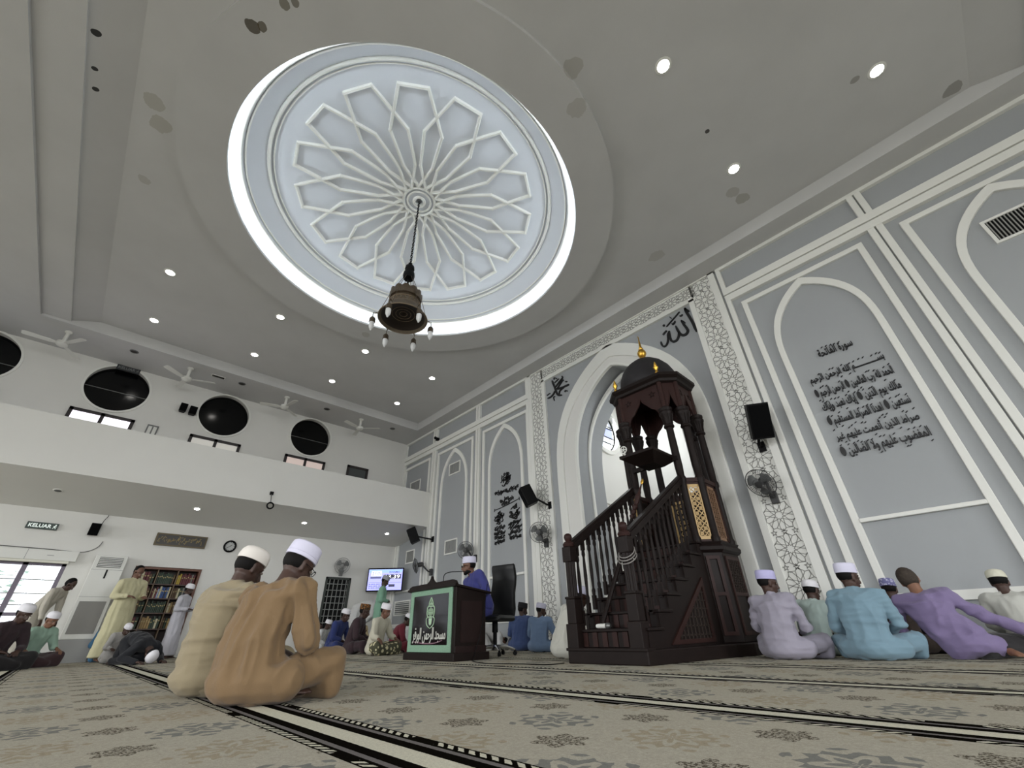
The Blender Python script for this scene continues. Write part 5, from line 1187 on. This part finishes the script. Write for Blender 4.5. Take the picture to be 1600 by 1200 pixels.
        C.hull([(P, (.18 * w, .14, .1)), (V(0, .02 if pose == 'stand' else -.02, .5), (.19 * w, .16, .12))], 2); C.hull([(V(0, .02 if pose == 'stand' else -.02, .5), (.19 * w, .16, .1)), (V(0, .02 if pose == 'stand' else -.02, hemz + .03), (.22 * w, .185, .03))], 3)
        C.hull([(P, (.172 * w, .14, .1), O1), (Wst, (.16 * w, .13, .1), O1)], 2)
        T.hull([(V(.1, 0, .3), .06), (V(.1, 0, .12), .05)], 1); T.hull([(V(-.1, 0, .3), .06), (V(-.1, 0, .12), .05)], 1)
    # ---- arms, sleeves and hands
    for sx in (-1, 1):
        A = arms if isinstance(arms, str) else arms[0 if sx < 0 else 1]
        S_ = sh[sx]
        if A == 'lap': el, wr, hdv = S_ + V(sx * .075, .04, -.25), P + V(sx * .13, .27, .12), V(-sx * .7, .6, -.25)
        elif A == 'knee': el, wr, hdv = S_ + V(sx * .09, .06, -.24), V(kn[sx].x * .8, kn[sx].y * .85, kn[sx].z + .12), V(sx * .25, .8, -.45)
        elif A == 'floor': el, wr, hdv = S_ + V(sx * .05, -.02, -.27), V(S_.x + sx * .10, S_.y + .02, .06), V(sx * .4, .8, -.2)
        elif A == 'fold': el, wr, hdv = S_ + r2 * (sx * .07) - d2 * .25 + f2 * .05, S_ - d2 * .24 + f2 * .20 - r2 * (sx * .10), r2 * -sx
        elif A == 'hold': el, wr, hdv = S_ + r2 * (sx * .06) - d2 * .25 + f2 * .03, S_ - d2 * .22 + f2 * .26 - r2 * (sx * .05), f2 * .8 - r2 * (sx * .4)
        elif A == 'down': el, wr, hdv = S_ + V(sx * .05, 0, -.27), S_ + V(sx * .06, .06, -.50), V(0, .2, -1)
        elif A == 'thigh': el, wr, hdv = S_ + V(sx * .06, -.03, -.25), P + V(sx * .14, .26, .10), V(0, 1, -.15)
        elif A == 'bowknee': el, wr, hdv = S_ + V(sx * .05, -.05, -.25), V(sx * .12, .07, .50), V(0, .1, -1)
        elif A == 'sujud': el, wr, hdv = V(sx * .32, S_.y - .05, .10), V(sx * .20, S_.y + .17, .035), V(-sx * .1, 1, 0)
        else: el, wr, hdv = A
        B.hull([(S_, .040), (el, .036)], 2); B.hull([(el, .037), (wr, .026)], 2)
        C.hull([(S_, .073), (el, .060)], 2); C.hull([(el, .060), (wr - (wr - el).normalized() * .02, .047)], 2)
        h = hdv.normalized(); sd = h.cross(V(0, 0, 1)); sd = sd.normalized() if sd.length > .1 else V(1, 0, 0); pn = sd.cross(h).normalized()
        B.hull([(wr, .025), (wr + h * .03 + sd * .022, .014), (wr + h * .03 - sd * .022, .014), (wr + h * .085 + sd * .026, .0125), (wr + h * .085 - sd * .026, .0125)], 1)
        for k, ln in enumerate((.066, .078, .074, .058)):
            b0 = wr + h * .085 + sd * ((k - 1.5) * .019); q1 = b0 + h * ln * .5 - pn * .008 + sd * ((k - 1.5) * .004); q2 = q1 + h * ln * .42 - pn * .026
            B.hull([(b0, .0105), (q1, .0098)], 1); B.hull([(q1, .0098), (q2, .0085)], 1)
        ts = -sd * sx if h.y >= 0 else sd * sx
        t0 = wr + h * .03 + ts * .02; t1 = t0 + h * .028 + ts * .03 - pn * .008; t2 = t1 + h * .03 + ts * .008 - pn * .012
        B.hull([(t0, .013), (t1, .011)], 1); B.hull([(t1, .011), (t2, .009)], 1)
    if extra: extra(B, C, T, dict(P=P, Ch=Ch, N=N, sh=sh, kn=kn, an=an))
    # ---- scale so that the top of the head comes out right, place so that it stands where it should
    top = hv(0, -.015, .125 if cap else .115).z
    sc = s or head[2] / top
    R = Matrix.Rotation(heading, 3, 'Z')
    if loc is None:
        hp_ = R @ (hv(0, -.01, .1) * sc); loc = (head[0] - hp_.x, head[1] - hp_.y, 0)
    else: loc = (loc[0], loc[1], loc[2] if len(loc) > 2 else 0)
    root = thing('person', label, 'person', loc, heading, group); root.scale = (sc, sc, sc)
    fd = fdir or [((11, 11, 2.2), 1.0), ((4, 4, 9), .5)]
    mobj(mesh_from(B, min(voxel, .0085), 3, 'body'), 'body', M_SK, root)
    tops = mobj(mesh_from(C, voxel, 5, 'shirt', (fold, fd), seed), 'robe' if pose in ('stand', 'bow') else 'shirt', shirt, root)
    if pose in ('sit', 'kneel', 'sujud', 'chair'):
        mobj(mesh_from(T, voxel, 5, 'trousers', (fold * .8, [((5, 9, 9), 1.0)]), seed + 5), 'trousers', legs or shirt, root)
    # hair
    if hair:
        mb = MB()
        if hairfull: mb.ball((0, -.028, .022), (.084, .090, .104), None, 3)
        else: mb.ball((0, -.028, .022), (.081, .084, .080), None, 3)
        for v in mb.bm.verts:
            if v.co.z < -.06: v.co.z = -.06 + (v.co.z + .06) * .3
        mb.xf(HM).build('hair', hair, root, smooth='all')
    if glasses:
        mb = MB()
        for sx in (-1, 1):
            mb.tube([hv(sx * .034 + .021 * cos(a), .103, .008 + .017 * sin(a)) for a in [2 * pi * k / 14 for k in range(14)]], .0022, 5, closed=True); mb.tube([hv(sx * .055, .102, .012), hv(sx * .078, .06, .014), hv(sx * .082, .0, .012)], .0022, 5)
        mb.tube([hv(-.013, .104, .012), hv(.013, .104, .012)], .0022, 5); mb.build('glasses', M_BLACK, root)
    for sx in (-1, 1): mobj(MB().ball(hv(sx * .031, .081, .008), (.0135, .010, .009), HR, 2).build('eye', M_EYE).data, 'eye', M_EYE, root)
    for o_ in [o for o in COL.objects if o.name.startswith('eye') and o.parent is None]: bpy.data.objects.remove(o_, do_unlink=True)
    if beard: MB().hull([(V(0, .062, -.092), (.034, .028, .026)), (V(.04, .03, -.07), (.018, .025, .03)), (V(-.04, .03, -.07), (.018, .025, .03))], 2).xf(HM).build('beard', M_HAIR, root, smooth='all')
    if cap:
        cm = capmat or M_CAPW; t = Matrix.Translation((0, -.016, .052)) @ Matrix.Rotation(.12, 4, 'X'); sx_, sy_ = .088, .106
        if cap == 'kopiah': pr = [(.90, -.012), (1.0, -.012), (1.0, .0), (.985, .05), (.955, .074), (.88, .083), (.45, .087), (.02, .088)]
        elif cap == 'songkok': pr = [(.9, -.012), (1.0, -.012), (.99, .03), (.95, .082), (.90, .088), (.5, .086), (.02, .085)]
        elif cap == 'knit': pr = [(.9, -.012), (1.0, -.012), (1.01, .012), (.97, .045), (.85, .068), (.6, .082), (.3, .088), (.02, .09)]
        else: pr = [(.9, -.014), (1.05, -.014), (1.10, .01), (1.06, .035), (1.02, .04), (1.0, .06), (.85, .085), (.5, .10), (.02, .103)]
        cp = MB().lathe([(r, z) for r, z in pr], n=28)
        for v in cp.bm.verts: v.co.x *= sx_; v.co.y *= sy_
        c_ = cp.xf(HM @ t).build('cap', cm, root, smooth=True, angle=50)
        if cap == 'kopiah':
            bd = MB().tube([HM @ t @ V(sx_ * 1.004 * cos(a), sy_ * 1.004 * sin(a), .012) for a in [2 * pi * k / 28 for k in range(28)]], .0022, 4, closed=True); bd.build('cap_stitching', cm, c_)
    return root
H = radians
BRN, DRK, MID = (104, 72, 56), (66, 46, 38), (122, 86, 66)
c_tan, c_beige = cloth('tan', (138, 106, 66), .002), cloth('beige', (162, 145, 109), .002)
FV = [((12, 12, 1.6), .9), ((4, 4, 7), .5)]; FH = [((2.5, 2.5, 13), 1.0), ((8, 8, 2), .35)]
# the two men nearest the camera
person('man in tan clothes and lilac-white cap with glasses, nearest the camera', (-3.10, 1.03, .82), H(22), 'sit', DRK, c_tan, c_tan, 'kopiah', mat('lilac_white_cap', rgb(206, 204, 222), .85, bump=.002, bscale=200), lean=(-.04, .55), hpitch=.50, hyaw=-.25, arms='lap', knee=(.29, .32, .17), voxel=.009, fold=.021, fdir=FV, glasses=True, seed=2, wide=1.22)
person('man in beige shirt and white cap behind the man in tan', (-3.77, .90, .875), H(24), 'sit', DRK, c_beige, c_beige, 'knit', mat('cream_white_cap', rgb(222, 216, 208), .85, bump=.002, bscale=200), lean=(-.17, .42), hpitch=.45, hyaw=-.2, arms='lap', knee=(.25, .34, .16), voxel=.009, fold=.018, fdir=FH, seed=7, wide=1.03)
# at the far left, by the sliding window
person('man in dark maroon clothes and white cap at the far left', (-10.43, -.48, .85), H(-48), 'sit', DRK, cloth('dark_maroon', (58, 38, 44)), cloth('blackish', (32, 28, 30)), 'knit', lean=(.2, .5), hpitch=.4, seed=3)
person('boy in pale green shirt and white cap beside the man in maroon', (-11.2, -.16, .78), H(-52), 'sit', MID, cloth('pale_green', (166, 204, 178)), cloth('maroon_legs', (72, 44, 48)), 'knit', lean=(.2, .45), hpitch=.35, arms='knee', seed=4)
person('bare-headed man in pale beige robe stooping in front of the sliding window', (-12.4, -.12, 1.40), H(-30), 'stand', DRK, cloth('pale_beige', (206, 198, 180)), None, None, None, M_HAIR, True, lean=(.35, .75), hpitch=.7, arms='down', seed=5)
# by the bookshelf
person('man in pale yellow robe standing at the left end of the bookshelf', (-12.2, .80, 1.68), H(-62), 'stand', BRN, cloth('pale_yellow', (226, 218, 168)), None, None, None, M_HAIR, True, lean=(.02, .12), hpitch=.5, arms='hold', seed=6, wide=1.25)
person('man in blue shirt seated half hidden behind the yellow robe', (-12.64, .73, .68), H(-90), 'kneel', BRN, cloth('sky_blue', (62, 128, 178)), None, None, None, M_HAIR, True, lean=(.3, .7), hpitch=.7, seed=8)
person('man in grey-striped shirt and white cap seated below the bookshelf', (-11.5, .91, .60), H(-70), 'kneel', DRK, cloth('striped_grey', (176, 172, 166)), None, 'knit', lean=(.35, .8), hpitch=.6, arms='thigh', seed=9)
person('man in black prostrating with white cap in front of the bookshelf', (0, 0, 0), H(-62), 'sujud', DRK, cloth('black_navy', (24, 26, 34)), cloth('black_navy', (24, 26, 34)), 'knit', arms='sujud', loc=(-10.5, .95), s=.95, seed=10)
person('boy in white robe and white cap standing at the right end of the bookshelf', (-12.35, 1.79, 1.38), H(-40), 'stand', DRK, cloth('white_lilac', (214, 212, 222)), None, 'turban', lean=(.02, .12), hpitch=.35, arms='hold', seed=11)
person('man in navy shirt seated mostly hidden left of the beige shirt', (-9.8, 1.98, .70), H(-50), 'sit', DRK, cloth('navy', (40, 56, 98)), None, None, None, M_HAIR, True, lean=(.3, .7), hpitch=.7, seed=12)
# middle group
person('bare-headed boy in white shirt left of the grille door', (-12.4, 4.845, .605), H(-60), 'sit', DRK, cloth('white', (222, 222, 220)), None, None, None, M_HAIR, True, lean=(.2, .5), hpitch=.5, seed=13)
person('boy in white shirt and small white cap in front of the grille door', (-11.5, 4.68, .655), H(-60), 'sit', DRK, cloth('white', (222, 222, 220)), None, 'kopiah', lean=(.15, .4), hpitch=.4, seed=14)
person('man in royal blue shirt and white cap seated on the carpet', (-10.45, 4.62, .84), H(-58), 'sit', DRK, cloth('royal_blue', (36, 54, 128)), None, 'knit', lean=(.15, .5), hpitch=.35, seed=15, wide=1.1)
person('man in plaid shirt between the blue and the maroon shirts', (-10.9, 5.25, .72), H(-80), 'sit', DRK, batik('plaid', (96, 62, 40), (196, 178, 140), 26), None, None, None, M_HAIR, True, lean=(.1, .3), hpitch=.3, seed=16)
person('man in white robe bowing behind the seated row', (0, 0, 0), H(-30), 'bow', BRN, cloth('white', (222, 222, 220)), None, 'knit', arms='bowknee', loc=(-12.16, 5.63), s=1.04, seed=17)
person('man in dark maroon shirt and orange-brown patterned cap', (-9.54, 4.62, .88), H(-40), 'sit', DRK, cloth('dark_maroon2', (58, 34, 42)), None, 'songkok', batik('batik_cap', (150, 96, 40), (52, 40, 24), 60), lean=(.12, .4), hpitch=.25, seed=18, wide=1.12)
person('man in cream shirt, patterned sarong and white cap seated left of the lectern', (-8.2, 4.40, .818), H(-66), 'sit', BRN, cloth('cream', (218, 212, 186)), batik('sarong', (206, 198, 160), (70, 70, 52), 14), 'kopiah', lean=(.12, .38), hpitch=.35, arms='knee', seed=19)
person('man in green robe and grey cap standing before the screen', (-11.13, 5.87, 1.65), H(-38), 'stand', DRK, cloth('sea_green', (134, 192, 160)), None, 'kopiah', mat('grey_cap', rgb(150, 152, 160), .85), lean=(.02, .12), hpitch=.5, arms='fold', seed=20)
person('man in white shirt prostrating behind the cream shirt and the lectern', (0, 0, 0), H(-45), 'sujud', DRK, cloth('white', (222, 222, 220)), None, 'knit', arms='sujud', loc=(-10.25, 6.1), s=1.0, seed=21)
person('man in crimson shirt seated half hidden behind the lectern', (-8.72, 5.24, .66), H(-30), 'sit', DRK, cloth('crimson', (128, 26, 44)), None, 'knit', None, lean=(.25, .7), hpitch=.6, seed=22)
# the speaker at the lectern
person('man in royal blue and white cap speaking from the lectern chair', (-5.84, 4.50, 1.37), H(168), 'chair', BRN, cloth('violet_blue', (58, 62, 150)), cloth('violet_blue', (58, 62, 150)), 'kopiah', mat('lilac_white_cap', rgb(206, 204, 222), .85), lean=(.22, .40), side=.22, hpitch=.15, hyaw=-.35, arms='hold', seed=23, glasses=True, beard=True, wide=1.25)
# between the lectern and the pulpit
person('man in white prostrating behind the black office chair', (0, 0, 0), H(-20), 'sujud', BRN, cloth('white', (222, 222, 220)), None, 'knit', arms='sujud', loc=(-7.55, 6.1), s=.95, seed=24)
person('man in dark blue shirt and black cap seated right of the office chair', (-6.49, 6.36, .765), H(28), 'sit', DRK, cloth('denim_blue', (58, 82, 140)), cloth('charcoal', (42, 46, 58)), 'songkok', mat('black_velvet_cap', rgb(24, 22, 24), .9), lean=(.08, .35), hpitch=.3, hyaw=-1.0, seed=25, wide=1.25)
person('man in light blue shirt and white cap seated left of the pulpit', (-5.72, 6.06, .715), H(14), 'sit', DRK, cloth('light_blue', (120, 152, 196)), cloth('dark_grey', (44, 46, 52)), 'kopiah', mat('lilac_white_cap', rgb(206, 204, 222), .85), lean=(.08, .35), hpitch=.3, hyaw=-.9, arms='knee', seed=26, wide=1.2)
person('man in black shirt hidden behind the cream robe beside the pulpit', (-4.55, 5.55, .66), H(0), 'sit', DRK, cloth('black', (40, 40, 42)), None, None, None, M_HAIR, True, lean=(.25, .6), hpitch=.6, seed=27)
person('man in cream robe and lilac cap seated behind the left pulpit post', (-3.97, 5.0, .80), H(-20), 'sit', DRK, cloth('ivory', (216, 214, 200)), None, 'kopiah', mat('lilac_white_cap', rgb(206, 204, 222), .85), lean=(.25, .55), side=.18, hpitch=.35, hyaw=-.2, seed=28, wide=1.25)
# the row on the right
person('man in grey-lavender shirt and lilac cap seated right beside the pulpit', (-1.74, 5.43, .80), H(-4), 'sit', DRK, cloth('grey_lavender', (164, 158, 176)), None, 'kopiah', mat('lilac_cap', rgb(178, 174, 212), .85), lean=(.02, .25), hpitch=.2, hyaw=-.85, seed=29, voxel=.010, fold=.015, fdir=[((3.5, 3.5, 12), .9), ((9, 9, 2.5), .6)], wide=1.12)
person('man in mint green shirt and white cap behind the grey-lavender shirt', (-1.53, 6.14, .72), H(-10), 'sit', DRK, cloth('mint', (186, 208, 200)), None, 'knit', lean=(.1, .35), hpitch=.3, hyaw=-.3, side=.12, seed=30)
person('man in light turquoise-blue shirt and lilac-white cap in the right row', (-1.03, 5.56, .80), H(2), 'sit', DRK, cloth('turquoise', (122, 160, 180)), None, 'kopiah', mat('lilac_white_cap', rgb(206, 204, 222), .85), lean=(.05, .30), hpitch=.2, hyaw=-.8, seed=31, voxel=.010, fold=.015, fdir=[((3.5, 3.5, 12), .9), ((9, 9, 2.5), .6)], wide=1.15)
person('man in brown shirt and striped cap behind the purple shirt', (-.9, 6.62, .695), H(-5), 'sit', DRK, cloth('dark_brown', (62, 46, 36)), None, 'kopiah', batik('striped_cap', (180, 178, 204), (110, 110, 150), 40), lean=(.05, .3), hpitch=.3, seed=32)
person('grey-haired man in purple shirt leaning on one arm at the right', (-.66, 6.04, .742), H(4), 'sit', MID, cloth('purple', (134, 116, 166)), cloth('blackish', (32, 28, 30)), None, None, M_HAIRG, True, lean=(.12, .40), side=-.62, side2=-.12, hpitch=.45, hroll=-.25,
       arms=((V(-.46, .10, .27), V(-.40, .05, .05), V(-.4, .8, -.1)), (V(.20, .12, .34), V(.46, .20, .18), V(.7, .5, -.3))), legpose='side', seed=33, voxel=.010, fold=.016, fdir=[((4, 4, 11), .9), ((9, 9, 3), .6)], wide=1.12)
person('man in off-white shirt and cream cap at the right edge', (-.03, 6.58, .70), H(6), 'sit', DRK, cloth('off_white', (206, 206, 196)), None, 'knit', mat('cream_cap', rgb(206, 204, 186), .9, bump=.003, bscale=120), lean=(.08, .35), hpitch=.3, hyaw=-.2, seed=34, wide=1.12)
